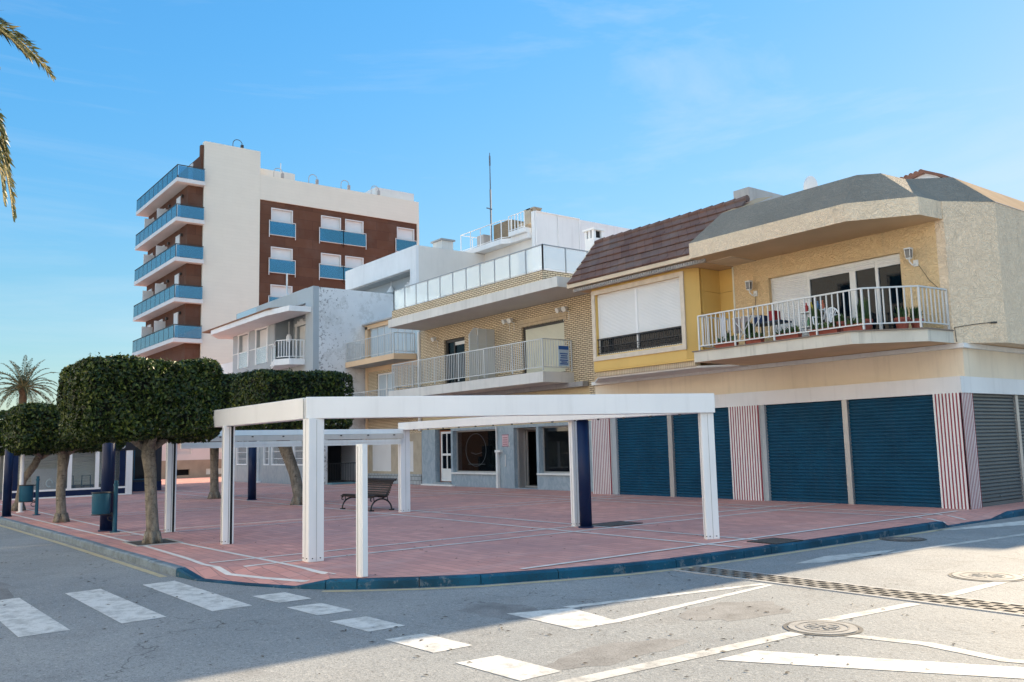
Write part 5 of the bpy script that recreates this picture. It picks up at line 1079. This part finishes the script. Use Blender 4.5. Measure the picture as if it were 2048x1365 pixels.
# ------------------------------------------------------------------ glazed pavilion on the left and the dark shop behind
K = thing('glazed_pavilion', 'low glazed terrace pavilion with white posts and a navy skirting behind the clipped trees', 'pavilion', (-43.5, 7.8, 0))
kx0, kx1, ky0, ky1 = -46.5, -42.0, 5.3, 10.4
po = MB(); 
for y in (5.32, 10.12): MB().box(kx1 - .14, kx1, y, y + .28, 0, 2.3).build('post', WHITE, K)
for x in (-46.5, -44.4): MB().box(x, x + .2, 5.3, 5.44, 0, 2.3).build('post', WHITE, K)
po.box(kx1 - .1, kx1 - .02, 5.6, 10.12, .3, .38); po.box(kx1 - .1, kx1 + .06, 5.6, 10.12, 0, .06)
for y in (7.75, 8.85): po.box(kx1 - .08, kx1 - .02, y, y + .16, .38, 2.0)
po.build('frame', WHITE, K)
m = MB(); m.box(kx1 - .09, kx1 - .03, 5.6, 10.12, .06, .3); m.box(kx1 - .1, kx1 - .02, 5.62, 5.85, .38, 2.0); m.box(kx1 - .1, kx1 - .02, 9.86, 10.1, .38, 2.0); m.box(kx0, kx1 - .14, 5.34, 5.4, .02, .3); m.build('skirting', NAVY, K)
MB().box(kx1 - .06, kx1 - .05, 5.85, 9.86, .38, 2.0).build('pane', M_glass('pavilion_glass', (0.85, 0.9, 0.92), .08, .05, (0.4, 0.45, 0.48), .3, 1.4), K)
f_ = MB().box(kx0, kx1 + .02, 5.25, 10.5, 1.98, 2.62).build('fascia', M('fascia_black', (0.018, 0.018, 0.024), .5), K)
tx = MB(); add_text(tx, 'NO', .26, (kx1 + .024, 9.66, 2.07), (0, 1, 0), (0, 0, 1)); tx.build('lettering', WHITE, f_)
MB().box(kx0, kx1 - .2, 5.5, 10.3, 0.004, .02).build('floor', CONCR_G, K)
bl = MB().box(kx0, kx0 + .1, 5.3, 10.4, 0, 2.0); bl.build('back_wall', GREYD, K)
m = MB(); m.slats(6.9 - 1.0, 7.6, .5, 2.0, -43.4, .12, .02, 'X'); m.slats(8.1, 9.9, .5, 2.0, -43.0, .12, .02, 'X'); m.build('blind', M('roller_cream', (0.62, 0.56, 0.47), .7, .1), K)
p_ = MB(); p_.prism([(-43.0, 6.5), (-42.95, 6.5), (-42.95, 7.6), (-43.0, 7.6)], .3, 1.25); p_.build('backdrop_panel', PINK, K)
p_ = MB(); p_.tube([(-42.93, 7.2 + .12 * math.cos(a), .62 + .15 * math.sin(a)) for a in [k * math.pi / 8 for k in range(14)]], .03, 5); p_.build('panel_emblem', WHITE, K)
def stool(y, lab):
    t = thing('terrace_chair', lab, 'chair', (-42.6, y, .02), 'teal chairs inside the pavilion')
    MB().box(-42.8, -42.4, y - .2, y + .2, .45, .49).build('seat', TEAL, t); m_ = MB()
    for a in (-42.78, -42.42):
        for c in (y - .18, y + .18): m_.bar((a, c, .02), (a, c, .45), .03)
    m_.build('legs', TEAL, t); MB().tube([(-42.8, y - .18, .49), (-42.82, y - .17, .9), (-42.82, y + .17, .9), (-42.8, y + .18, .49)], .02, 6).build('backrest', TEAL, t)
stool(7.95, 'teal chair behind the pavilion glass right of the rose panel'); stool(8.65, 'teal chair behind the pavilion glass in front of the cream blind'); stool(5.95, 'teal chair behind the pavilion glass by the leftmost white post')
S_ = thing('dark_shop', 'dark fronted shop with navy skirting beyond the glazed pavilion', 'shop', (-48, 13, 0))
m = MB(); m.wallX(10.6, 12.5, .0, 2.9, -45.2, -45.0, [(11.2, 12.2, .55, 2.2)]); m.box(-50, -45.2, 10.6, 10.8, 0, 2.9); m.box(-50, -45.2, 12.3, 12.5, 0, 2.9); m.build('wall', M('shop_dark', (0.025, 0.024, 0.03), .6, .2), S_)
MB().box(-50, -44.9, 10.55, 12.6, 2.9, 3.05).build('roof', CONCR_G, S_)
for a, b_ in ((11.2, 12.2),):
    w_ = MB().frameX(a, b_, .55, 2.2, -45.12, -45.04, .05).build('window', TEAL, S_); MB().box(-45.1, -45.09, a + .05, b_ - .05, .6, 2.15).build('pane', GL_DARK, w_)
MB().box(-44.98, -44.94, 10.6, 12.5, .0, .45).build('skirting', NAVY, S_)

# ------------------------------------------------------------------ unseen row across the road, added to bounce sun onto the shaded facades
def opposite(x0, x1, h, col, label, yf=-8.0, nw=4):
    t = thing('fill_house', label, 'house', ((x0 + x1) / 2, yf, 0))
    hs = []; st = 3.1; step = (x1 - x0) / nw
    for k in range(int(h // st)):
        for i in range(nw):
            c = x0 + step * (i + .5); hs.append((c - .7, c + .7, .5 + k * st if k else .05, 2.4 + k * st))
    MB().wallY(x0, x1, 0, h, yf - .3, yf, hs).build('wall', col, t)
    MB().box(x0, x1, yf - 9, yf - .5, 0, h - .4).build('core', CONCR_G, t)
    MB().box(x0 - .05, x1 + .05, yf - 9, yf + .25, h, h + .3).build('cornice', WHITEW, t)
    for a, b_, z0, z1 in hs:
        w_ = MB().frameY(a, b_, z0, z1, yf - .2, yf - .12, .07).build('window', WHITE, t); MB().box(a + .07, b_ - .07, yf - .17, yf - .16, z0 + .07, z1 - .07).build('pane', GL_DARK, w_)
OPW = M('fill_house_white', (0.66, 0.68, 0.70), .8, .04)
opposite(-64, -50, 11.5, OPW, 'unseen white house added for bounce light across the road far down the street'); opposite(-49.5, -36, 10.8, OPW, 'unseen white house added for bounce light across the road facing the clipped trees'); opposite(-35.5, -22, 13, OPW, 'tall unseen white house added for bounce light across the road facing the pergola')
opposite(-21.5, -8, 12, OPW, 'unseen white house added for bounce light across the road facing the shutters'); opposite(-7, 12, 12.6, OPW, 'unseen white house added for bounce light on the corner behind the photographer', -8.5, 5)
# ------------------------------------------------------------------ pergola
Pg = thing('white_pergola', 'large white aluminium pergola frame with rolled blind standing on the pink plaza', 'pergola', (-15, 9, 0))
H0, H1 = 2.27, 2.62
def post(x, y, w=.3, d=.3, groove=None, rot=0, z1=H0):
    m = MB(); c, s = math.cos(rot), math.sin(rot)
    pts = [(-w / 2, -d / 2), (w / 2, -d / 2), (w / 2, d / 2), (-w / 2, d / 2)]
    m.prism([(x + a * c - b * s, y + a * s + b * c) for a, b in pts], 0, z1)
    o = m.build('post', WHITE, Pg, bevel=.012); g = MB()
    for a, b, wa, wb in ((0, -d / 2 - .002, .006, .006), (w / 2 + .002, 0, .006, .006)):
        q = [(a - wa / 2, b - wb / 2), (a + wa / 2, b - wb / 2), (a + wa / 2, b + wb / 2), (a - wa / 2, b + wb / 2)]
        g.prism([(x + u * c - v * s, y + u * s + v * c) for u, v in q], .02, z1 - .02)
    if groove:
        a = w / 2; q = [(a - .02, .03), (a + .004, .03), (a + .004, .075), (a - .02, .075)]
        g.prism([(x + u * c - v * s, y + u * s + v * c) for u, v in q], .0, z1)
    g.build('track', BLACK if groove else ALU, o)
    bp = MB(); 
    for a, b in ((-w / 2 - .004, -d / 4), (w / 2 + .004, -d / 4), (-d / 4, -d / 2 - .004), (d / 4, -d / 2 - .004), (w / 2 + .004, d / 4)):
        bx_, by_ = x + a * c - b * s, y + a * s + b * c; bp.box(bx_ - .008, bx_ + .008, by_ - .008, by_ + .008, .05, .066)
    bp.build('screws', DARK, o); return o
ANG = math.atan2(12.42 - 6.05, -10.5 + 13.2) - math.pi / 2
post(-13.22, 6.04, .24, .27); post(-10.5, 12.5, .12, .26, rot=ANG); post(-21.3, 12.45, .16, .3); post(-16.98, 5.97, .12, .22, True); post(-20.65, 5.95, .12, .22, True); post(-14.3, 12.6, .12, .16)
def beam(a, b, y0, y1, w=.24):   # box beam a->b
    m = MB(); m.bar((*a, (y0 + y1) / 2), (*b, (y0 + y1) / 2), w, y1 - y0); return m.build('beam', WHITE, Pg, bevel=.01)
# outline: left side, front diagonal, back, far end, butted at the corners
beam((-21.5, 6.02), (-13.32, 6.02), H0 + .0, H1 - .004); beam((-21.5, 12.5), (-10.62, 12.5), H0 - .0, H1 - .14)
beam((-13.28, 5.93), (-10.45, 12.62), H0 - .002, H1 - .0, .26)
fb = beam((-21.3, 6.14), (-21.3, 12.38), 2.17, 2.3, .2)
CAS = M('cassette', (0.56, 0.53, 0.49), 0.5, .06, 2, .03, 40, streak=.2)
MB().box(-21.28, -21.08, 6.2, 12.32, 2.035, 2.165).build('blind_cassette', CAS, Pg)
m = MB(); m.box(-21.2, -21.1, 6.3, 9.32, 1.875, 2.018); m.box(-21.1, -21.085, 6.3, 9.32, 1.945, 1.955); rb_ = m.build('rolled_blind', WHITE_OLD, Pg)
m = MB(); m.box(-21.2, -21.1, 9.35, 12.25, 1.875, 2.018); m.box(-21.1, -21.085, 9.35, 12.25, 1.945, 1.955); m.build('rolled_blind', WHITE_OLD, Pg)
m = MB()
for i in range(14):
    f = i / 13; x, y = -20.6 + f * 9.6, 12.36
    m.box(x - .02, x + .02, y - .02, y + .01, H0 - .03, H0)
for i in range(8): y = 6.4 + i * .8; m.box(-21.06, -21.03, y - .02, y + .02, 2.12, 2.15)
m.build('screws', DARK, Pg)
m = MB()
for (x, y, z0, z1, dx, dy) in ((-13.3, 5.897, H0 + .01, H1 - .02, .004, .006), (-10.58, 12.36, H0 + .01, H1 - .15, .004, .006)): m.box(x - dx, x + dx, y - dy, y + dy, z0, z1)
m.build('corner_seam', CONCR_G, Pg)
t = thing('slim_post', 'slim white aluminium post standing alone by the kerb in front of the pergola', 'post', (-11.11, 5.8, 0))
m = MB().box(-11.18, -11.04, 5.75, 5.86, 0, 1.83); m.build('shaft', WHITE, t, bevel=.006)
MB().box(-11.038, -11.0, 5.76, 5.84, .01, 1.83).build('cover_strip', WHITE, t); MB().box(-11.13, -11.12, 5.745, 5.75, .02, 1.8).build('track', ALU, t)
# ------------------------------------------------------------------ navy posts
def navy(x, y, r, h, label):
    t = thing('navy_post', label, 'post', (x, y, 0), 'round navy posts on the plaza')
    MB().cyl(x, y, 0.02, h, r, 28).build('shaft', NAVY, t, smooth=False); MB().cyl(x, y, 0, .03, r * 1.25, 28).build('base_plate', NAVY, t)
    MB().cyl(x, y, h, h + .05, r * 1.12, 28, 0, r * .6).build('cap', NAVY, t)
    for p in t.children: 
        for f in p.data.polygons: f.use_smooth = len(f.vertices) == 4
navy(-22.3, 4.98, .145, 2.9, 'thick navy post in the clipped trees, litter bin in front of it')
navy(-31.7, 12.05, .15, 2.2, 'navy post seen through the pergola in front of the marble plinth')
navy(-13.92, 12.55, .13, 2.24, 'navy post touching the slim white pergola post by the shutters')
navy(-30.45, 3.98, .12, 2.6, 'navy post cut by the left edge of the picture')
# ------------------------------------------------------------------ litter bins
def bin_(x, y, label, ang):
    t = thing('litter_bin', label, 'litter bin', (0, 0, 0), 'teal litter bins on posts')
    MB().tube([(0, 0, 0), (0, 0, 1.05), (0, 0, 1.05), (0, 0, 1.1), (0, 0, 1.1), (0, 0, 1.18)], [.05, .046, .058, .058, .04, .045], 14).build('post', TEAL, t)
    MB().cyl(0, 0, 0, .025, .11, 16).build('base_plate', TEAL, t)
    bx = -.3
    b = MB(); b.tube([(bx, 0, .42), (bx, 0, .46), (bx, 0, .87), (bx, 0, .9)], [.18, .195, .2, .2], 22, caps=False); b.poly([(bx + .18 * math.cos(-k * math.pi / 11), .18 * math.sin(-k * math.pi / 11), .43) for k in range(22)]); o = b.build('basket', TEAL, t, smooth=True)
    m = MB(); n = 22
    for z0, z1, r in ((.9, .93, .215), (.41, .435, .205)):
        m.tube([(bx + (r - .012) * math.cos(k * math.pi / 11), (r - .012) * math.sin(k * math.pi / 11), (z0 + z1) / 2) for k in range(23)], .016, 6, caps=False)
    m.build('rim', IRON, o)
    m = MB(); m.bar((bx + .2, 0, .9), (0, 0, .93), .03); m.bar((bx + .2, 0, .45), (0, 0, .38), .03); m.tube([(-.09 + .07 * math.cos(a), 0, .33 + .06 * math.sin(a)) for a in [k * math.pi / 6 for k in range(13)]], .012, 6, caps=False); m.build('bracket', IRON, t)
    t.location = (x, y, 0); t.rotation_euler = (0, 0, ang); return t
b1_ = bin_(-21.72, 5.03, 'teal litter bin on a post in front of the thick navy post', R(75))
b2_ = bin_(-30.3, 4.76, 'teal litter bin behind the slim white pole near the left edge', R(75))
t = thing('sign_pole', 'slim white pole rising into the leftmost clipped tree', 'pole', (-32.4, 4.62, 0))
MB().tube([(-32.4, 4.62, 0), (-32.4, 4.62, 2.6)], .06, 12).build('shaft', WHITE, t); MB().cyl(-32.4, 4.62, 0, .02, .12, 12).build('base_plate', WHITE_OLD, t)
# ------------------------------------------------------------------ bench
t = thing('park_bench', 'slatted brown park bench with arched iron legs under the pergola', 'bench', (0, 0, 0))
L = 1.85
prof_s = [(0.0, .40), (.06, .435), (.13, .44), (.2, .435), (.27, .425), (.34, .415), (.41, .405), (.47, .41)]
prof_b = [(.52, .45), (.55, .51), (.575, .575), (.6, .64), (.625, .705), (.655, .765), (.69, .82), (.735, .86), (.79, .88)]
m = MB()
def slat_row(m, prof):
    for i, (y, z) in enumerate(prof):
        a = prof[max(i - 1, 0)]; b = prof[min(i + 1, len(prof) - 1)]; d = Vector((0, b[0] - a[0], b[1] - a[1])).normalized()
        m.bar((-L / 2, y, z), (L / 2, y, z), .052, .024, up=(0, -d.z, d.y))
slat_row(m, prof_s); m.build('seat', WOOD, t); m = MB(); slat_row(m, prof_b); m.build('backrest', WOOD, t)
for sx in (-1, 1):
    m = MB(); x = sx * (L / 2 - .09)
    m.tube([(x, y, z - .025) for y, z in [(-.02, .37)] + prof_s + prof_b + [(.83, .86)]], .02, 6)
    m.tube([(x, .33 - .34 * math.cos(a), .04 + .3 * math.sin(a)) for a in [k * math.pi / 14 for k in range(15)]], .024, 6)
    m.box(x - .04, x + .04, -.07, .07, 0, .04); m.box(x - .04, x + .04, .6, .74, 0, .04)
    m.tube([(x, .1, .24), (x, .08, .41)], .016, 5); m.tube([(x, .56, .24), (x, .52, .42)], .016, 5); m.tube([(x, .33, .34), (x, .45, .38), (x, .56, .55)], .016, 5); m.tube([(x, -.02, .39), (x, -.03, .3), (x, .02, .29)], .018, 5)
    m.build('leg_frame', IRON, t)
t.location = (-23.15, 11.93, 0); t.rotation_euler = (0, 0, R(2))
# ------------------------------------------------------------------ clipped trees
def leaves(pts, nrm, size, rs, asp=.5, jit=.75):
    """leaf quads at pts, roughly facing nrm"""
    n = len(pts); nn = nrm + rs.normal(0, jit, (n, 3)); nn /= np.linalg.norm(nn, axis=1)[:, None]
    t = rs.normal(0, 1, (n, 3)); t -= nn * (t * nn).sum(1)[:, None]; t /= np.linalg.norm(t, axis=1)[:, None]; b = np.cross(nn, t)
    s = size * rs.uniform(.6, 1.25, n)[:, None]
    v = np.stack([pts - t * s, pts + b * s * asp + nn * s * .12, pts + t * s, pts - b * s * asp + nn * s * .12], 1)
    return v.reshape(-1, 3)
def leaf_obj(name, v, mats, parent, core=None):
    n = len(v) // 4; root = Vector(parent.location); vv = v - np.array(root)
    f = np.arange(n * 4).reshape(-1, 4); nv = len(vv); ex, ef = [], []
    if core: ex = [tuple(np.array(p) - np.array(root)) for p in core.v]; ef = [tuple(i + nv for i in q) for q in core.f]
    me = bpy.data.meshes.new(name); me.from_pydata([tuple(p) for p in vv] + ex, [], [tuple(q) for q in f] + ef)
    for m_ in mats: me.materials.append(m_)
    me.polygons.foreach_set('material_index', [0] * n + [1] * len(ef)); me.update()
    o = bpy.data.objects.new(name, me); COL.objects.link(o); o.parent = parent; return o
def clipped_tree(x, y, cx, cy, wx, wy, z0, z1, nl, seed, label, trunk, tr=.15, leaf=.06, limbs=4, rnd=.2):
    t = thing('clipped_tree', label, 'tree', (x, y, 0), 'box clipped ficus trees on the plaza')
    rs = np.random.RandomState(seed); hx, hy, hz = wx / 2, wy / 2, (z1 - z0) / 2; C0 = np.array([cx, cy, (z0 + z1) / 2]); h = np.array([hx, hy, hz])
    ar = np.array([wy * (z1 - z0)] * 2 + [wx * (z1 - z0)] * 2 + [wx * wy] * 2); ar = ar / ar.sum(); fc = rs.choice(6, nl, p=ar)
    p = rs.uniform(-1, 1, (nl, 3)) * h; ax = fc // 2; sg = (fc % 2) * 2 - 1; p[np.arange(nl), ax] = sg * h[ax]
    inner = h - rnd; q = np.clip(p, -inner, inner); d = p - q; L_ = np.linalg.norm(d, axis=1)[:, None]; nrm = d / np.maximum(L_, 1e-6)
    surf = q + nrm * rnd
    # low frequency lumps so that the clipped faces are not planes
    lump = sum(np.sin(surf @ rs.normal(0, k, 3) + rs.uniform(0, 6)) * a for k, a in ((1.6, .02), (3, .022), (5.5, .024), (9, .022)))
    depth = np.abs(rs.normal(0, .05, nl)); surf = surf + nrm * (lump - depth + .04)[:, None] + C0
    keep = (np.sin(surf @ rs.normal(0, 7, 3)) + np.sin(surf @ rs.normal(0, 9, 3) + 1) + rs.normal(0, .5, nl)) > -1.75
    surf, nr = surf[keep], nrm[keep]
    v = leaves(surf, nr, leaf, rs)
    # stray shoots at the top and the lower rim
    ns = 34; sp = np.stack([rs.uniform(-hx, hx, ns), rs.uniform(-hy, hy, ns), np.full(ns, hz)], 1); k = rs.rand(ns) < .3; sp[k, 2] = -hz
    sh = np.repeat(sp, 7, 0) + C0; up_ = np.where(sh[:, 2:3] > C0[2], 1, -1) * np.tile(np.arange(7), ns)[:, None] * .019; sh = sh + np.concatenate([rs.normal(0, .02, (len(sh), 2)), up_], 1)
    v = np.concatenate([v, leaves(sh, np.tile([0, 0, 1.0], (len(sh), 1)), leaf * .8, rs, .4, 1.2)])
    core = MB(); i_ = rnd * .75  # solid dark core added inside the leaves to block light
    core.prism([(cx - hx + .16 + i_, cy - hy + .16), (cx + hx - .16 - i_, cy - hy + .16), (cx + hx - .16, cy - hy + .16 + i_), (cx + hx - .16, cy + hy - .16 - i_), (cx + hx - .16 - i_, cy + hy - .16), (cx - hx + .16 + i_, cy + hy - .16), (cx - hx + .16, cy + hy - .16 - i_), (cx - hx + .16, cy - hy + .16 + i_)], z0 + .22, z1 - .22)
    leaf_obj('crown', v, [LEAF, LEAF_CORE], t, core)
    m = MB(); top = Vector(trunk[-1][:3]); k = len(trunk)
    m.tube([p_[:3] for p_ in trunk], [p_[3] * .76 for p_ in trunk], 14)
    for i in range(limbs):
        a = i * 2 * math.pi / limbs + seed; e = Vector((top.x + wx * .33 * math.cos(a), top.y + wy * .33 * math.sin(a), z0 + .5)); b = top - Vector((0, 0, .25)); mid = b.lerp(e, .45) + Vector((0, 0, -.08)); m.tube([b, mid, e], [trunk[-1][3] * .62, trunk[-1][3] * .45, .03], 8)
    for i in range(5):
        a = i * 1.26 + seed; r0 = trunk[0][3] * .8; m.tube([(x + r0 * .5 * math.cos(a), y + r0 * .5 * math.sin(a), .22), (x + r0 * .85 * math.cos(a), y + r0 * .85 * math.sin(a), .06), (x + r0 * 1.15 * math.cos(a), y + r0 * 1.15 * math.sin(a), -.02)], [r0 * .45, r0 * .35, r0 * .2], 6)
    o = m.build('trunk', BARK, t, smooth=True); return t
T1 = clipped_tree(-18.43, 4.98, -18.85, 4.78, 2.4, 2.55, 2.1, 3.6, 40000, 11, 'large box clipped tree nearest the white pergola, in a square tree pit', [(-18.43, 4.98, 0, .2), (-18.45, 4.98, .3, .16), (-18.5, 4.95, .9, .15), (-18.52, 4.93, 1.4, .155), (-18.6, 4.9, 1.75, .18), (-18.68, 4.93, 2.1, .15)], leaf=.047)
clipped_tree(-26.4, 4.75, -26.75, 4.8, 2.6, 2.6, 1.98, 3.1, 17000, 23, 'box clipped tree between the two litter bins', [(-26.4, 4.75, 0, .22), (-26.42, 4.75, .25, .17), (-26.45, 4.72, .8, .155), (-26.5, 4.75, 1.35, .16), (-26.55, 4.78, 1.75, .2), (-26.6, 4.8, 2.05, .15)], leaf=.062)
clipped_tree(-33.5, 4.72, -33.3, 4.7, 2.8, 2.7, 1.95, 3.2, 11000, 37, 'leftmost box clipped tree, its trunk leaning behind the slim white pole', [(-33.5, 4.72, 0, .24), (-33.45, 4.74, .4, .17), (-33.4, 4.8, 1.0, .16), (-33.2, 5.1, 1.5, .16), (-33.1, 5.3, 2.0, .13)], leaf=.075)
clipped_tree(-27.4, 12.0, -27.75, 11.85, 3.0, 3.1, 2.45, 4.33, 18000, 41, 'tall box clipped tree behind the pergola with a curved trunk', [(-27.4, 12.0, 0, .28), (-27.4, 12.0, .35, .24), (-27.5, 11.9, 1.0, .24), (-27.7, 11.75, 1.6, .25), (-27.9, 11.65, 2.1, .3), (-27.9, 11.7, 2.5, .22)], leaf=.068)
clipped_tree(-34.2, 11.5, -34.3, 11.5, 2.9, 2.9, 2.3, 4.75, 12000, 53, 'far box clipped tree half hidden behind the tree nearest the pergola', [(-34.2, 11.5, 0, .27), (-34.2, 11.5, .3, .22), (-34.25, 11.5, 1.2, .2), (-34.3, 11.5, 2.3, .24)], leaf=.08)
pit = thing('tree_pit_frame', 'square dark tree pit around the trunk nearest the pergola', 'tree pit', (-18.5, 5.0, 0))
m = MB()
for a in ((-19.05, -17.95, 4.56, 4.6), (-19.05, -17.95, 5.4, 5.44), (-19.05, -19.01, 4.6, 5.4), (-17.99, -17.95, 4.6, 5.4)): m.box(*a, 0.0, .018)
m.build('rim', CONCR_G, pit); MB().quad((-19.01, 4.6, .006), (-17.99, 4.6, .006), (-17.99, 5.4, .006), (-19.01, 5.4, .006)).build('soil', SOIL, pit)
# ------------------------------------------------------------------ palms
def frond(v, base, dirv, L, droop, rs, nl=46, ll=.42, lw=.016, twist=0):
    """rachis leaves base along dirv, bending down; leaflets both sides. appends leaf quads to v, returns rachis points"""
    d = Vector(dirv).normalized(); p = Vector(base); pts = [p.copy()]; n = 16
    for i in range(n):
        d = (d + Vector((0, 0, -droop / n * (.4 + 1.4 * i / n)))).normalized(); p = p + d * (L / n); pts.append(p.copy())
    for i in range(nl):
        f = .12 + .88 * i / (nl - 1); g = f * n; k = min(int(g), n - 1); q = pts[k].lerp(pts[k + 1], g - k); t = (pts[k + 1] - pts[k]).normalized()
        side = t.cross(Vector((0, 0, 1)));  side = side.normalized() if side.length > .05 else Vector((1, 0, 0)); up_ = side.cross(t).normalized()
        l = ll * (math.sin(math.pi * min(.97, f * .85 + .12)) ** .6) * rs.uniform(.8, 1.1)
        for s in (-1, 1):
            dd = (side * s * rs.uniform(.75, 1) + t * rs.uniform(.5, .95) + up_ * rs.uniform(.05, .45)).normalized(); e = q + dd * l + Vector((0, 0, -l * rs.uniform(.1, .35))); mid = q + dd * l * .5
            wv = t.cross(dd).cross(dd); wv = (t * .6 + up_ * rs.uniform(-.5, .5)).normalized() * lw
            v += [tuple(q), tuple(mid + wv), tuple(e), tuple(mid - wv)]
    return pts
def palm(name, x, y, zc, label, fr, seed, trunk_r, nl, ll, lw, extra=()):
    t = thing('palm_tree', label, 'palm', (x, y, 0)); rs = random.Random(seed); v = []; m = MB()
    for i in range(fr):
        a = i * 2.39996 + rs.uniform(-.2, .2); f = i / fr
        if extra and math.sin(a) > -.15: continue
        el = math.radians(80 - 105 * f ** .8 + rs.uniform(-6, 6)); Lf = rs.uniform(.85, 1.05) * (2.6 if not extra else 4.2)
        if extra: el = math.radians(75 - 90 * f)
        pts = frond(v, (x + .12 * math.cos(a), y + .12 * math.sin(a), zc), (math.cos(a) * math.cos(el), math.sin(a) * math.cos(el), math.sin(el)), Lf, 1.15, rs, nl, ll, lw); m.tube(pts, [.035 - .028 * k / 16 for k in range(17)], 5)
    for b, d, Lf, dr in extra:
        pts = frond(v, b, d, Lf, dr, rs, 130, ll, lw * 1.1); m.tube(pts, [.04 - .032 * k / 16 for k in range(17)], 5)
    o = leaf_obj('fronds', np.array(v), [LEAF_PALM, LEAF_PALM], t); m.build('frond_stems', M('palm_rib', (0.3, 0.24, 0.1), .6), t)
    k = MB(); ns = 24; k.tube([(x, y, zc * i / ns) for i in range(ns + 1)], [trunk_r * (1.15 if i < 2 else (1 + .06 * (i % 2))) * (1.25 if i > ns - 2 else 1) for i in range(ns + 1)], 14); k.build('trunk', PALMT, t, smooth=False)
    return t
palm('palm', -69.3, 9.75, 6.7, 'distant date palm above the leftmost clipped trees', 46, 4, .24, 30, .34, .03)
PX, PY, PZ = -16.0, -0.75, 9.0
c0 = (PX, PY, PZ)
palm('palm', PX, PY, PZ, 'tall date palm standing by the road, only its frond tips reach into the left edge', 18, 9, .27, 60, .46, .024,
     [(c0, (.058, .959, .276), 3.55, 1.3), (c0, (.182, .961, .208), 3.1, 1.1), (c0, (.237, .956, .174), 2.8, 1.4), (c0, (.045, .989, -.139), 4.7, 2.6), (c0, (.118, .993, 0), 4.0, 2.4), (c0, (.156, .984, -.087), 4.5, 2.8)])
